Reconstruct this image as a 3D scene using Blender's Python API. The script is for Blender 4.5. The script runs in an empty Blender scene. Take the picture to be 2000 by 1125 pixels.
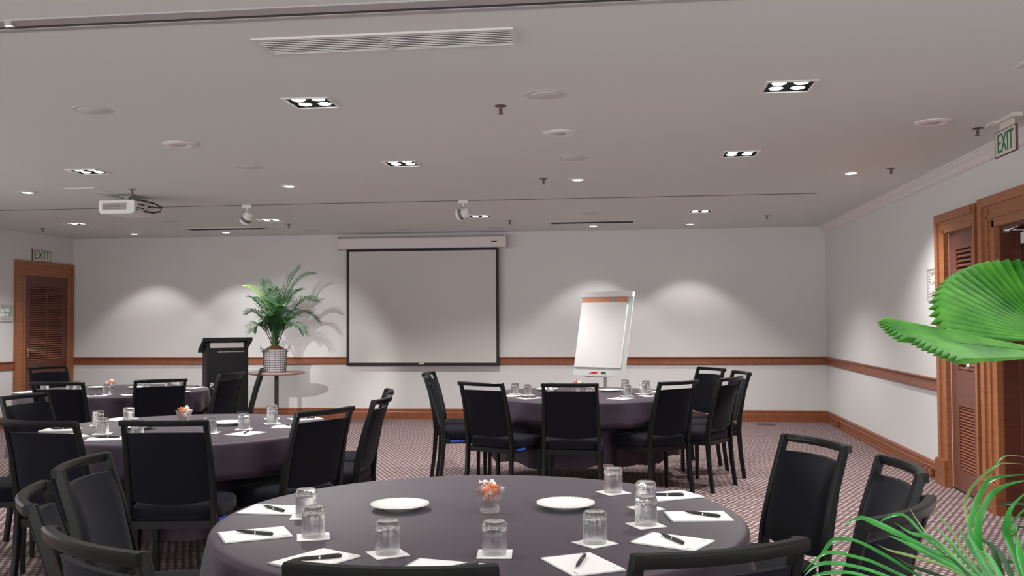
import bpy, bmesh, math, random
from mathutils import Vector, Matrix
random.seed(7)
PI = math.pi
scene = bpy.context.scene
COL = scene.collection

# ------------------------------------------------------------------ camera, world, exposure
EYE = Vector((0.0, 0.0, 1.40))
CR = Vector((0.99244824, 0.12253014, -0.00573163))
CU = Vector((0.00963488, -0.03128664, 0.99946401))
CF = Vector((-0.12228514, 0.99197153, 0.03223093))
FPX = 1880.0
cam_d = bpy.data.cameras.new('camera')
cam_d.sensor_width = 36.0
cam_d.lens = FPX / 2000.0 * 36.0
cam_d.clip_start = 0.05
cam = bpy.data.objects.new('camera', cam_d)
COL.objects.link(cam)
m3 = Matrix((CR, CU, -CF)).transposed()
cam.matrix_world = Matrix.Translation(EYE) @ m3.to_4x4()
scene.camera = cam

WORLD = 2.45          # even light from the rest of the hall behind the camera
QUAD_W, ROUND_W, WASH_W, STAGE_W = 200.0, 105.0, 39.0, 900.0
world = bpy.data.worlds.new('hall_light')
scene.world = world
world.use_nodes = True
world.node_tree.nodes['Background'].inputs[0].default_value = (1.0, 0.985, 0.97, 1)
world.node_tree.nodes['Background'].inputs[1].default_value = WORLD
scene.view_settings.view_transform = 'Standard'
scene.view_settings.look = 'None'
scene.view_settings.exposure = 0.42
scene.view_settings.gamma = 1.0
scene.view_settings.use_curve_mapping = False

# ------------------------------------------------------------------ room sizes
YB, XR, XL, ZC = 13.35, 2.603, -8.20, 2.622
RT, RB, BT = 0.872, 0.762, 0.151
Y0 = -2.5

# ------------------------------------------------------------------ materials
def nt(name):
    m = bpy.data.materials.new(name)
    m.use_nodes = True
    n = m.node_tree.nodes
    return m, n, m.node_tree.links, n['Principled BSDF']
def mat(name, col, rough=0.6, metal=0.0, spec=0.5, bump=0.0, bscale=60.0, vary=0.0, vscale=4.0, sheen=0.0):
    m, n, l, b = nt(name)
    b.inputs['Base Color'].default_value = (*col, 1)
    b.inputs['Roughness'].default_value = rough
    b.inputs['Metallic'].default_value = metal
    b.inputs['Specular IOR Level'].default_value = spec
    if sheen:
        b.inputs['Sheen Weight'].default_value = sheen
        b.inputs['Sheen Roughness'].default_value = 0.4
    tc = n.new('ShaderNodeTexCoord')
    if vary:
        t = n.new('ShaderNodeTexNoise'); t.inputs['Scale'].default_value = vscale
        t.inputs['Detail'].default_value = 4
        r = n.new('ShaderNodeMapRange')
        r.inputs[1].default_value = 0.3; r.inputs[2].default_value = 0.7
        r.inputs[3].default_value = 1 - vary; r.inputs[4].default_value = 1 + vary
        h = n.new('ShaderNodeHueSaturation'); h.inputs['Color'].default_value = (*col, 1)
        l.new(tc.outputs['Object'], t.inputs['Vector']); l.new(t.outputs['Fac'], r.inputs[0])
        l.new(r.outputs[0], h.inputs['Value']); l.new(h.outputs[0], b.inputs['Base Color'])
    if bump:
        t2 = n.new('ShaderNodeTexNoise'); t2.inputs['Scale'].default_value = bscale
        t2.inputs['Detail'].default_value = 3
        bp = n.new('ShaderNodeBump'); bp.inputs['Strength'].default_value = bump
        bp.inputs['Distance'].default_value = 0.004
        l.new(tc.outputs['Object'], t2.inputs['Vector']); l.new(t2.outputs['Fac'], bp.inputs['Height'])
        l.new(bp.outputs[0], b.inputs['Normal'])
    return m
def wood(name, c1, c2, rough=0.35, scale=(1.5, 1.5, 14)):
    m, n, l, b = nt(name)
    tc = n.new('ShaderNodeTexCoord'); mp = n.new('ShaderNodeMapping')
    mp.inputs['Scale'].default_value = scale
    t = n.new('ShaderNodeTexNoise'); t.inputs['Scale'].default_value = 3.0
    t.inputs['Detail'].default_value = 6; t.inputs['Distortion'].default_value = 0.8
    cr = n.new('ShaderNodeValToRGB')
    cr.color_ramp.elements[0].position = 0.3; cr.color_ramp.elements[0].color = (*c1, 1)
    cr.color_ramp.elements[1].position = 0.7; cr.color_ramp.elements[1].color = (*c2, 1)
    l.new(tc.outputs['Object'], mp.inputs['Vector']); l.new(mp.outputs[0], t.inputs['Vector'])
    l.new(t.outputs['Fac'], cr.inputs[0]); l.new(cr.outputs[0], b.inputs['Base Color'])
    b.inputs['Roughness'].default_value = rough
    return m
def emit(name, col, s):
    m, n, l, b = nt(name)
    b.inputs['Base Color'].default_value = (*col, 1)
    b.inputs['Emission Color'].default_value = (*col, 1)
    b.inputs['Emission Strength'].default_value = s
    return m
def carpet():
    m, n, l, b = nt('carpet')
    g = n.new('ShaderNodeNewGeometry'); sp = n.new('ShaderNodeSeparateXYZ')
    l.new(g.outputs['Position'], sp.inputs[0])
    def M(op, a, bb=None):
        q = n.new('ShaderNodeMath'); q.operation = op
        for i, v in enumerate((a, bb)):
            if v is None: continue
            if isinstance(v, (int, float)): q.inputs[i].default_value = v
            else: l.new(v, q.inputs[i])
        return q.outputs[0]
    def grid(ox, oy):
        u = M('SUBTRACT', M('FRACT', M('ADD', M('DIVIDE', sp.outputs[0], 0.047), ox)), 0.5)
        v = M('SUBTRACT', M('FRACT', M('ADD', M('DIVIDE', sp.outputs[1], 0.098), oy)), 0.5)
        return M('ADD', M('POWER', M('MULTIPLY', M('ABSOLUTE', u), 3.5), 2), M('POWER', M('MULTIPLY', M('ABSOLUTE', v), 5.4), 2))
    d = M('MINIMUM', grid(100, 100), grid(100.5, 100.5))
    f = n.new('ShaderNodeMapRange'); f.inputs[1].default_value = 1.25; f.inputs[2].default_value = 0.6
    l.new(d, f.inputs[0])
    mix = n.new('ShaderNodeMix'); mix.data_type = 'RGBA'
    mix.inputs[6].default_value = (0.120, 0.078, 0.081, 1); mix.inputs[7].default_value = (0.40, 0.315, 0.305, 1)
    l.new(f.outputs[0], mix.inputs[0]); 
    t = n.new('ShaderNodeTexNoise'); t.inputs['Scale'].default_value = 260
    h = n.new('ShaderNodeHueSaturation'); r = n.new('ShaderNodeMapRange')
    r.inputs[1].default_value = .3; r.inputs[2].default_value = .7; r.inputs[3].default_value = .75; r.inputs[4].default_value = 1.25
    l.new(t.outputs['Fac'], r.inputs[0]); l.new(r.outputs[0], h.inputs['Value'])
    l.new(mix.outputs[2], h.inputs['Color']); l.new(h.outputs[0], b.inputs['Base Color'])
    b.inputs['Roughness'].default_value = 0.95; b.inputs['Specular IOR Level'].default_value = 0.1
    bp = n.new('ShaderNodeBump'); bp.inputs['Strength'].default_value = .5; bp.inputs['Distance'].default_value = .004
    l.new(t.outputs['Fac'], bp.inputs['Height']); l.new(bp.outputs[0], b.inputs['Normal'])
    return m
def glass(name, clear=0.45, rough=0.0):
    m, n, l, b = nt(name)
    b.inputs['Transmission Weight'].default_value = 1.0
    b.inputs['Roughness'].default_value = rough
    b.inputs['IOR'].default_value = 1.48
    b.inputs['Base Color'].default_value = (0.97, 0.98, 0.98, 1)
    tr = n.new('ShaderNodeBsdfTransparent'); mx = n.new('ShaderNodeMixShader')
    mx.inputs[0].default_value = clear
    l.new(b.outputs[0], mx.inputs[1]); l.new(tr.outputs[0], mx.inputs[2])
    l.new(mx.outputs[0], n['Material Output'].inputs['Surface'])
    return m
def leafmat(name, c1, c2, rough=0.42, scale=7.0, trans=0.25):
    m, n, l, b = nt(name)
    tc = n.new('ShaderNodeTexCoord'); t = n.new('ShaderNodeTexNoise')
    t.inputs['Scale'].default_value = scale; t.inputs['Detail'].default_value = 5
    cr = n.new('ShaderNodeValToRGB')
    cr.color_ramp.elements[0].position = 0.32; cr.color_ramp.elements[0].color = (*c1, 1)
    cr.color_ramp.elements[1].position = 0.68; cr.color_ramp.elements[1].color = (*c2, 1)
    l.new(tc.outputs['Object'], t.inputs['Vector']); l.new(t.outputs['Fac'], cr.inputs[0])
    l.new(cr.outputs[0], b.inputs['Base Color'])
    b.inputs['Roughness'].default_value = rough
    tl = n.new('ShaderNodeBsdfTranslucent'); l.new(cr.outputs[0], tl.inputs['Color'])
    mx = n.new('ShaderNodeMixShader'); mx.inputs[0].default_value = trans
    l.new(b.outputs[0], mx.inputs[1]); l.new(tl.outputs[0], mx.inputs[2])
    l.new(mx.outputs[0], n['Material Output'].inputs['Surface'])
    return m

M_ = {}
M_['wall'] = mat('wall_paint', (0.655, 0.655, 0.655), 0.75, bump=0.05, bscale=150, vary=0.015, vscale=0.8)
M_['ceil'] = mat('ceiling_paint', (0.67, 0.70, 0.672), 0.85)
M_['plate'] = mat('cover_plate_paint', (0.58, 0.585, 0.565), 0.8)
M_['white'] = mat('white_paint', (0.72, 0.70, 0.68), 0.5)
M_['cornice'] = mat('cornice_plaster', (0.70, 0.67, 0.65), 0.6)
M_['carpet'] = carpet()
M_['wood'] = wood('red_brown_timber', (0.200, 0.062, 0.020), (0.300, 0.105, 0.036))
M_['woodr'] = wood('rail_timber', (0.190, 0.052, 0.018), (0.275, 0.085, 0.030), scale=(14, 14, 1.5))
M_['casing'] = wood('casing_timber', (0.265, 0.092, 0.033), (0.370, 0.140, 0.055))
M_['wooddk'] = wood('dark_door_timber', (0.085, 0.025, 0.017), (0.135, 0.042, 0.026))
M_['doorred'] = wood('red_door_timber', (0.130, 0.045, 0.030), (0.180, 0.066, 0.044))
M_['slat'] = wood('slat_timber', (0.230, 0.080, 0.048), (0.300, 0.112, 0.070), scale=(6, 2, 6))
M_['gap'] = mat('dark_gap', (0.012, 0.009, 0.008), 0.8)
M_['brass'] = mat('brass', (0.75, 0.58, 0.40), 0.25, 1.0)
M_['chrome'] = mat('chrome', (0.7, 0.7, 0.7), 0.18, 1.0)
M_['alum'] = mat('aluminium', (0.42, 0.41, 0.41), 0.4, 0.15)
M_['black'] = mat('black_metal', (0.0055, 0.0062, 0.0062), 0.32, 0.0, 0.24)
M_['blackplastic'] = mat('black_plastic', (0.010, 0.010, 0.011), 0.5)
M_['fabric'] = mat('black_seat_fabric', (0.006, 0.0058, 0.0095), 0.9, spec=0.08, bump=0.2, bscale=900, sheen=0.06)
M_['cloth'] = mat('dark_plum_tablecloth', (0.029, 0.0165, 0.030), 0.55, spec=0.35, bump=0.12, bscale=700, vary=0.05, vscale=2.0, sheen=0.12)
M_['blue'] = mat('blue_tag', (0.03, 0.07, 0.45), 0.5)
M_['paper'] = mat('white_paper', (0.80, 0.79, 0.78), 0.7)
M_['paperedge'] = mat('grey_binding', (0.33, 0.32, 0.34), 0.7)
M_['print'] = mat('grey_print', (0.30, 0.29, 0.29), 0.8)
M_['china'] = mat('white_china', (0.80, 0.79, 0.76), 0.12)
M_['glass'] = glass('clear_glass', 0.50)
M_['glassbase'] = glass('thick_glass_base', 0.05)
M_['candyo'] = mat('orange_wrapper', (0.75, 0.20, 0.08), 0.25)
M_['candyw'] = mat('clear_white_wrapper', (0.80, 0.72, 0.68), 0.22)
M_['screen'] = mat('screen_fabric', (0.56, 0.54, 0.525), 0.8)
M_['screenblk'] = mat('screen_border_black', (0.010, 0.011, 0.011), 0.7)
M_['case'] = mat('screen_case_white', (0.66, 0.60, 0.59), 0.45)
M_['board'] = mat('board_white', (0.66, 0.70, 0.69), 0.35)
M_['orange'] = mat('orange_binding', (0.62, 0.25, 0.14), 0.6, vary=0.2, vscale=30)
M_['red'] = mat('red_plastic', (0.6, 0.03, 0.03), 0.4)
M_['lamp'] = emit('lamp_glow', (1.0, 0.98, 0.96), 4.0)
M_['lampoff'] = emit('dim_lamp_glow', (1.0, 0.97, 0.94), 1.6)
M_['tray'] = mat('downlight_tray', (0.022, 0.023, 0.025), 0.6, 0.0, 0.15)
M_['trim'] = mat('light_trim', (0.70, 0.69, 0.68), 0.4)
M_['grille'] = mat('air_grille', (0.62, 0.62, 0.60), 0.5)
M_['slot'] = mat('slot_dark', (0.05, 0.045, 0.042), 0.7)
M_['sprink'] = mat('bronze_sprinkler', (0.10, 0.06, 0.055), 0.4, 0.4)
M_['green'] = mat('green_sign', (0.02, 0.16, 0.07), 0.5)
M_['sign'] = mat('sign_white', (0.62, 0.60, 0.55), 0.4)
M_['signfr'] = mat('sign_edge', (0.11, 0.05, 0.05), 0.5)
M_['mapgreen'] = mat('map_green', (0.25, 0.42, 0.34), 0.5)
M_['proj'] = mat('projector_shell', (0.70, 0.69, 0.68), 0.4)
M_['mesh'] = mat('projector_mesh', (0.16, 0.14, 0.145), 0.6)
M_['sidetop'] = wood('pink_brown_tabletop', (0.34, 0.19, 0.165), (0.42, 0.25, 0.22), 0.4, (3, 10, 3))
M_['post'] = mat('dark_post', (0.03, 0.012, 0.012), 0.4)
M_['soil'] = mat('brown_soil', (0.20, 0.075, 0.035), 0.9, bump=0.6, bscale=60)
M_['pot'] = mat('white_pot', (0.68, 0.66, 0.66), 0.6, vary=0.1, vscale=9)
M_['wire'] = mat('grey_wire', (0.05, 0.045, 0.05), 0.5)
M_['lectern'] = mat('lectern_black', (0.005, 0.005, 0.0055), 0.45, spec=0.2)
M_['strip'] = mat('lectern_grey_strip', (0.36, 0.33, 0.31), 0.4)
M_['logo'] = mat('pale_lettering', (0.75, 0.74, 0.73), 0.5)
M_['palm'] = leafmat('palm_green', (0.007, 0.040, 0.010), (0.024, 0.098, 0.022), 0.55)
M_['palmy'] = leafmat('palm_yellow_green', (0.16, 0.34, 0.06), (0.30, 0.46, 0.12), 0.45)
M_['fan'] = leafmat('fan_leaf_green', (0.020, 0.165, 0.014), (0.110, 0.370, 0.045), 0.34, 16.0, 0.12)
M_['blade'] = leafmat('long_leaf_green', (0.010, 0.150, 0.018), (0.060, 0.360, 0.060), 0.34, 13.0, 0.15)
M_['bladey'] = leafmat('long_leaf_olive', (0.10, 0.22, 0.045), (0.28, 0.36, 0.13), 0.4, 9.0, 0.25)
M_['stem'] = mat('stem_green', (0.09, 0.14, 0.05), 0.6)
M_['planter'] = mat('dark_planter', (0.05, 0.05, 0.05), 0.5)

# ------------------------------------------------------------------ mesh builder
class MB:
    def __init__(s): s.v = []; s.f = []; s.mi = []; s.cur = 0
    def add(s, verts, faces):
        o = len(s.v); s.v += [tuple(q) for q in verts]
        for f in faces: s.f.append([i + o for i in f]); s.mi.append(s.cur)
        return s
    def box(s, x0, x1, y0, y1, z0, z1):
        x0, x1 = min(x0, x1), max(x0, x1); y0, y1 = min(y0, y1), max(y0, y1); z0, z1 = min(z0, z1), max(z0, z1)
        return s.add([(x0,y0,z0),(x1,y0,z0),(x1,y1,z0),(x0,y1,z0),(x0,y0,z1),(x1,y0,z1),(x1,y1,z1),(x0,y1,z1)],
                     [(0,3,2,1),(4,5,6,7),(0,1,5,4),(1,2,6,5),(2,3,7,6),(3,0,4,7)])
    def obox(s, c, ax, ay, az):            # oriented box, half axis vectors
        c = Vector(c); V = []
        for k in (-1, 1):
            for a, b in ((-1,-1),(1,-1),(1,1),(-1,1)): V.append(c + ax*a + ay*b + az*k)
        return s.add(V, [(0,3,2,1),(4,5,6,7),(0,1,5,4),(1,2,6,5),(2,3,7,6),(3,0,4,7)])
    def lathe(s, prof, n=24, c=(0,0,0), closed=False):
        V = []; Fc = []
        for r, z in prof:
            for k in range(n):
                a = 2*PI*k/n; V.append((c[0]+r*math.cos(a), c[1]+r*math.sin(a), c[2]+z))
        m = len(prof)
        for i in range(m if closed else m-1):
            j = (i+1) % m
            for k in range(n):
                l = (k+1) % n; Fc.append((i*n+k, i*n+l, j*n+l, j*n+k))
        if not closed:
            if prof[0][0] > 1e-5: Fc.append(tuple(range(n))[::-1])
            if prof[-1][0] > 1e-5: Fc.append(tuple((m-1)*n+k for k in range(n)))
        return s.add(V, Fc)
    def sweep(s, path, secs, cap=True):    # secs: per point list of (u,v) offsets along given frames
        V = []; Fc = []; n = len(secs[0][2])
        for (P, (U, W, pts)) in zip(path, secs):
            for a, b in pts: V.append(Vector(P) + U*a + W*b)
        for i in range(len(path)-1):
            for k in range(n):
                l = (k+1) % n; Fc.append((i*n+k, i*n+l, (i+1)*n+l, (i+1)*n+k))
        if cap: Fc.append(tuple(range(n))[::-1]); Fc.append(tuple((len(path)-1)*n+k for k in range(n)))
        return s.add(V, Fc)
    def tube(s, path, r, n=8):
        path = [Vector(q) for q in path]; secs = []
        ref = Vector((0.13, 0.27, 0.95))
        for i, P in enumerate(path):
            t = (path[min(i+1, len(path)-1)] - path[max(i-1, 0)]).normalized()
            U = t.cross(ref)
            if U.length < 0.1: U = t.cross(Vector((1, 0, 0)))
            U.normalize(); W = t.cross(U)
            rr = r[i] if isinstance(r, (list, tuple)) else r
            secs.append((U, W, [(rr*math.cos(2*PI*k/n), rr*math.sin(2*PI*k/n)) for k in range(n)]))
        return s.sweep(path, secs)
    def mesh(s, name, mats, smooth=False, recalc=True):
        me = bpy.data.meshes.new(name)
        me.from_pydata(s.v, [], s.f)
        for q in (mats if isinstance(mats, (list, tuple)) else [mats]): me.materials.append(M_[q])
        me.polygons.foreach_set('material_index', s.mi)
        if recalc:
            bm = bmesh.new(); bm.from_mesh(me); bmesh.ops.recalc_face_normals(bm, faces=bm.faces); bm.to_mesh(me); bm.free()
        if smooth:
            me.polygons.foreach_set('use_smooth', [True]*len(me.polygons))
            if smooth != 'all': me.set_sharp_from_angle(angle=math.radians(38))
        me.update()
        return me
    def build(s, name, mats, parent=None, smooth=False, recalc=True):
        return obj(name, s.mesh(name, mats, smooth, recalc), parent)
def obj(name, me, parent=None):
    o = bpy.data.objects.new(name, me); COL.objects.link(o)
    if parent is not None: o.parent = parent
    return o
def tag(o, label=None, cat=None, group=None, kind=None):
    if label: o['label'] = label
    if cat: o['category'] = cat
    if group: o['group'] = group
    if kind: o['kind'] = kind
    return o
def thing(name, label, cat, loc=(0,0,0), rz=0, group=None):
    o = bpy.data.objects.new(name, None); COL.objects.link(o); o.empty_display_size = 0.1
    o.location = loc; o.rotation_euler = (0, 0, rz)
    return tag(o, label, cat, group)
def struct(o): o['kind'] = 'structure'; return o
def sroot(name, loc=(0,0,0)):
    o = bpy.data.objects.new(name, None); COL.objects.link(o); o.location = loc; o['kind'] = 'structure'; return o
def dup(root, loc, rz, label, group=None):
    r = root.copy(); COL.objects.link(r); r.location = loc; r.rotation_euler = (0, 0, rz); r['label'] = label
    if group: r['group'] = group
    for ch in list(root.children):
        c = ch.copy(); COL.objects.link(c); c.parent = r
        for g in ch.children:
            d = g.copy(); COL.objects.link(d); d.parent = c
    return r
def text_mesh(name, body, size, matname, extrude=0.002, spacing=1.0):
    cu = bpy.data.curves.new(name, 'FONT'); cu.body = body; cu.size = size; cu.extrude = extrude
    cu.align_x = 'CENTER'; cu.align_y = 'CENTER'; cu.space_character = spacing
    t = bpy.data.objects.new(name + '_tmp', cu); COL.objects.link(t)
    bpy.context.view_layer.update()
    me = bpy.data.meshes.new_from_object(t.evaluated_get(bpy.context.evaluated_depsgraph_get()))
    bpy.data.objects.remove(t); me.materials.clear(); me.materials.append(M_[matname]); me.name = name
    return me
ORD = ['leftmost', 'second from left', 'third from left', 'fourth from left', 'fifth from left', 'sixth from left',
       'seventh from left', 'eighth from left', 'ninth from left', 'tenth from left']
def at(px, py, d):                        # a point in the room d metres in front of the photographer
    return EYE + (CF + CR*((px-1000)/FPX) - CU*((py-562.5)/FPX)) * d

# ------------------------------------------------------------------ room shell
QUADS = [(-1.77, 5.20), (0.84, 5.20), (-4.38, 7.34), (-1.77, 7.34), (0.82, 7.30),
         (-6.87, 11.24), (-4.35, 11.24), (-1.77, 11.26), (0.80, 11.18), (-1.77, 3.05), (0.84, 3.05)]
QS = 0.118
b = MB(); b.box(-9.2, XR + 0.3, Y0, YB + 0.2, -0.12, 0.0); struct(b.build('floor', 'carpet'))
xs = sorted({-9.2, XR + 0.3, *[x-QS for x, y in QUADS], *[x+QS for x, y in QUADS]})
ys = sorted({Y0, YB + 0.2, *[y-QS for x, y in QUADS], *[y+QS for x, y in QUADS]})
b = MB()
for i in range(len(xs)-1):
    for j in range(len(ys)-1):
        cx, cy = (xs[i]+xs[i+1])/2, (ys[j]+ys[j+1])/2
        if any(abs(cx-x) < QS and abs(cy-y) < QS for x, y in QUADS): continue
        b.add([(xs[i],ys[j],ZC),(xs[i+1],ys[j],ZC),(xs[i+1],ys[j+1],ZC),(xs[i],ys[j+1],ZC)], [(0,3,2,1)])
b.box(-9.2, XR+0.3, Y0, YB+0.2, ZC+0.16, ZC+0.22)
struct(b.build('ceiling', 'ceil', recalc=False))
b = MB(); b.box(XL-0.2, XR+0.2, YB, YB+0.2, 0, ZC); struct(b.build('wall_back', 'wall'))
b = MB(); b.box(XL-0.2, XL, 8.0, YB, 0, ZC); struct(b.build('wall_left', 'wall'))
# right wall with two door openings
D2 = (8.30, 7.655, 2.085); D3 = (7.18, 6.02, 2.035)
b = MB()
b.box(XR, XR+0.2, D2[0], YB, 0, ZC); b.box(XR, XR+0.2, D2[1], D2[0], D2[2], ZC)
b.box(XR, XR+0.2, D3[0], D2[1], 0, ZC); b.box(XR, XR+0.2, D3[1], D3[0], D3[2], ZC); b.box(XR, XR+0.2, 2.0, D3[1], 0, ZC)
struct(b.build('wall_right', 'wall'))

def rail_profile(kind):
    if kind == 'rail':   # (out, z)
        return [(0, RT), (0.030, RT), (0.034, RT-0.008), (0.026, RT-0.022), (0.018, RT-0.028), (0.018, RB+0.030), (0.024, RB+0.024), (0.024, RB+0.010), (0.012, RB), (0, RB)]
    if kind == 'base':
        return [(0, BT), (0.012, BT), (0.020, BT-0.018), (0.018, BT-0.045), (0.024, BT-0.055), (0.024, 0.030), (0.036, 0.024), (0.036, 0.0), (0, 0)]
    return [(0, ZC), (0.085, ZC), (0.085, ZC-0.012), (0.070, ZC-0.020), (0.070, ZC-0.032), (0.048, ZC-0.046), (0.030, ZC-0.066), (0.030, ZC-0.078), (0.014, ZC-0.090), (0, ZC-0.090)]
def moulding(name, kind, wall, a, c, m):
    pr = rail_profile(kind); b = MB(); n = len(pr)
    def P(o, z, t):
        if wall == 'back': return (t, YB-o, z)
        if wall == 'right': return (XR-o, t, z)
        return (XL+o, t, z)
    b.add([P(o, z, a) for o, z in pr] + [P(o, z, c) for o, z in pr],
          [(i, (i+1) % n, n+(i+1) % n, n+i) for i in range(n)] + [tuple(range(n)), tuple(range(n, 2*n))])
    return struct(b.build(name, m))
moulding('trim_1', 'rail', 'back', XL, XR, 'woodr')
moulding('trim_2', 'rail', 'right', 8.53, YB, 'woodr')
moulding('trim_3', 'rail', 'left', 8.0, 11.975, 'woodr')
moulding('baseboard_back', 'base', 'back', XL, XR, 'woodr')
moulding('baseboard_right', 'base', 'right', 8.55, YB, 'woodr')
moulding('baseboard_left', 'base', 'left', 8.0, 11.975, 'woodr')
moulding('trim_4', 'cornice', 'right', 2.0, YB, 'cornice')

# partition track across the near ceiling, and the thin one further back
b = MB()
b.cur = 0; b.box(-8.0, 1.4, 3.575, 3.650, ZC-0.006, ZC); b.box(-8.0, 1.4, 3.690, 3.728, ZC-0.006, ZC)
b.cur = 1; b.box(-8.0, 1.4, 3.650, 3.690, ZC-0.002, ZC+0.0)
struct(b.build('trim_5', ['alum', 'slot']))
b = MB(); b.box(-8.0, 1.83, 9.735, 9.757, ZC-0.003, ZC); struct(b.build('trim_6', 'slot'))
b = MB(); b.box(-2.52, -2.49, 3.60, 3.63, ZC-0.016, ZC-0.006).box(-2.53, -2.48, 3.608, 3.622, ZC-0.02, ZC-0.014)
b.build('track_catch', 'chrome', bpy.data.objects['trim_5'])

# ------------------------------------------------------------------ doors
def louver(parent, x, ya, yb, z0, z1, pitch, into, me_cache, mname='slat'):
    n = int(round((z1-z0)/pitch)); pitch = (z1-z0)/n
    L = abs(yb-ya)
    key = round(L, 4)
    if key not in me_cache:
        b = MB(); t = 0.004; w = pitch*0.50
        b.obox((0,0,0), Vector((math.cos(0.62)*w*into, 0, -math.sin(0.62)*w)), Vector((0, L/2, 0)), Vector((math.sin(0.62)*t*into, 0, math.cos(0.62)*t)))
        me_cache[key] = b.mesh('slat', mname)
    for i in range(n):
        s = obj('slat', me_cache[key], parent); s.location = (x, (ya+yb)/2, z0+(i+0.5)*pitch)
# door_1 : left wall
d1 = sroot('door_1', (XL, 12.65, 0))
def bl(px, **k): pass
def lb(mbr, x0, x1, y0, y1, z0, z1, o): mbr.box(x0-o[0], x1-o[0], y0-o[1], y1-o[1], z0, z1)
O1 = (XL, 12.65)
b = MB()
for (ya, yb2) in ((11.975, 12.19), (13.18, 13.325)):
    lb(b, XL, XL+0.022, ya, yb2, 0, 2.235, O1)
lb(b, XL, XL+0.022, 12.19, 13.18, 2.04, 2.235, O1)
for (ya, yb2) in ((11.975, 12.03), (13.27, 13.325)):
    lb(b, XL+0.022, XL+0.034, ya, yb2, 0, 2.235, O1)
lb(b, XL+0.022, XL+0.034, 12.03, 13.27, 2.18, 2.235, O1)
lb(b, XL+0.022, XL+0.028, 12.15, 12.19, 0, 2.08, O1); lb(b, XL+0.022, XL+0.028, 13.18, 13.215, 0, 2.08, O1)
b.build('door_frame', 'casing', d1)
b = MB(); ys_, ye_ = 12.195, 13.178
lx0, lx1 = XL+0.002, XL+0.014
for (ya, yb2, za, zb) in ((ys_, 12.31, .005, 2.035), (13.065, ye_, .005, 2.035), (12.31, 13.065, 1.885, 2.035), (12.31, 13.065, .70, .868), (12.31, 13.065, .005, .12), (12.675, 12.705, .868, 1.885), (12.31, 13.065, .12, .70)):
    lb(b, lx0, lx1 if za != .12 else lx0+0.006, ya, yb2, za, zb, O1)
leaf1 = b.build('door_leaf', 'wooddk', d1)
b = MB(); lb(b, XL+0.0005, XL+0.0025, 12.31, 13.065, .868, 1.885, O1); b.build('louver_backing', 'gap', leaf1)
cache = {}
louver(leaf1, 0.010, 12.31-12.65, 12.675-12.65, .868, 1.885, .0315, 1, cache)
louver(leaf1, 0.010, 12.705-12.65, 13.065-12.65, .868, 1.885, .0315, 1, cache)
b = MB()
b.tube([(0.014, 12.262-12.65, 1.01), (0.060, 12.262-12.65, 1.01)], 0.012)
b.tube([(0.055, 12.262-12.65, 1.01), (0.062, 12.30-12.65, 1.005), (0.060, 12.37-12.65, 1.0)], [0.013, 0.011, 0.008])
b.lathe([(0.0, 0.0), (0.028, 0.0), (0.030, 0.006), (0.0, 0.010)], 16, (0, 0, 0))
for i in range(len(b.v)-64, len(b.v)): q = b.v[i]; b.v[i] = (0.014+q[2], 12.262-12.65+q[0], 1.01+q[1])
b.build('door_handle', 'brass', leaf1, True)
b = MB(); b.lathe([(0.0, 0.0), (0.020, 0.0), (0.018, 0.012), (0.0, 0.014)], 14)
b.v = [(0.014+q[2], 12.258-12.65+q[0], .945+q[1]) for q in b.v]; b.build('lock_cylinder', 'brass', leaf1, True)
# door_2 : narrow louvred door in the right wall
d2 = sroot('door_2', (XR, 8.0, 0)); O2 = (XR, 8.0)
b = MB()
lb(b, XR-0.030, XR, 8.305, 8.53, 0, 2.25, O2); lb(b, XR-0.030, XR, 7.57, 7.655, 0, 2.25, O2); lb(b, XR-0.030, XR, 7.655, 8.305, 2.085, 2.25, O2)
lb(b, XR-0.044, XR-0.030, 8.455, 8.53, 0, 2.25, O2); lb(b, XR-0.044, XR-0.030, 7.655, 8.455, 2.185, 2.25, O2); lb(b, XR-0.044, XR-0.030, 7.57, 7.60, 0, 2.25, O2)
lb(b, XR-0.038, XR-0.030, 8.305, 8.33, 0, 2.11, O2); lb(b, XR-0.038, XR-0.030, 7.655, 8.33, 2.085, 2.11, O2)
b.build('door_frame', 'casing', d2)
b = MB(); lb(b, XR-0.062, XR, 8.31, 8.565, 0, .205, O2); lb(b, XR-0.056, XR, 8.315, 8.56, .205, .215, O2); b.build('plinth_block', 'wood', d2)
b = MB()
for (ya, yb2, za, zb) in ((8.13, 8.304, .012, 2.088), (7.652, 7.79, .012, 2.088), (7.79, 8.13, 1.94, 2.088), (7.79, 8.13, .686, .974), (7.79, 8.13, .012, .178)):
    lb(b, XR+0.004, XR+0.040, ya, yb2, za, zb, O2)
leaf2 = b.build('door_leaf', 'doorred', d2)
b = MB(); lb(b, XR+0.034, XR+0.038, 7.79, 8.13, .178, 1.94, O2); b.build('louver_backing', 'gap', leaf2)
cache = {}
louver(leaf2, 0.018, 7.79-8, 8.13-8, .974, 1.94, .0375, -1, cache)
louver(leaf2, 0.018, 7.79-8, 8.13-8, .178, .686, .0240, -1, {})
b = MB(); b.lathe([(0.022, 0), (0.022, 0.006), (0.010, 0.012), (0.009, 0.035), (0.022, 0.045), (0.026, 0.058), (0.016, 0.070), (0, 0.072)], 16)
b.v = [(0.004-q[2], 7.725-8+q[0], 1.02+q[1]) for q in b.v]; b.build('door_knob', 'chrome', leaf2, True)
b = MB(); b.box(0.0, 0.1, 7.655-8, 8.305-8, 0, 0.012); b.build('threshold', 'gap', d2)
b = MB(); lb(b, XR+0.04, XR+0.20, 7.655, 8.30, 0, 2.085, O2); b.build('door_recess', 'gap', d2)
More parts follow.
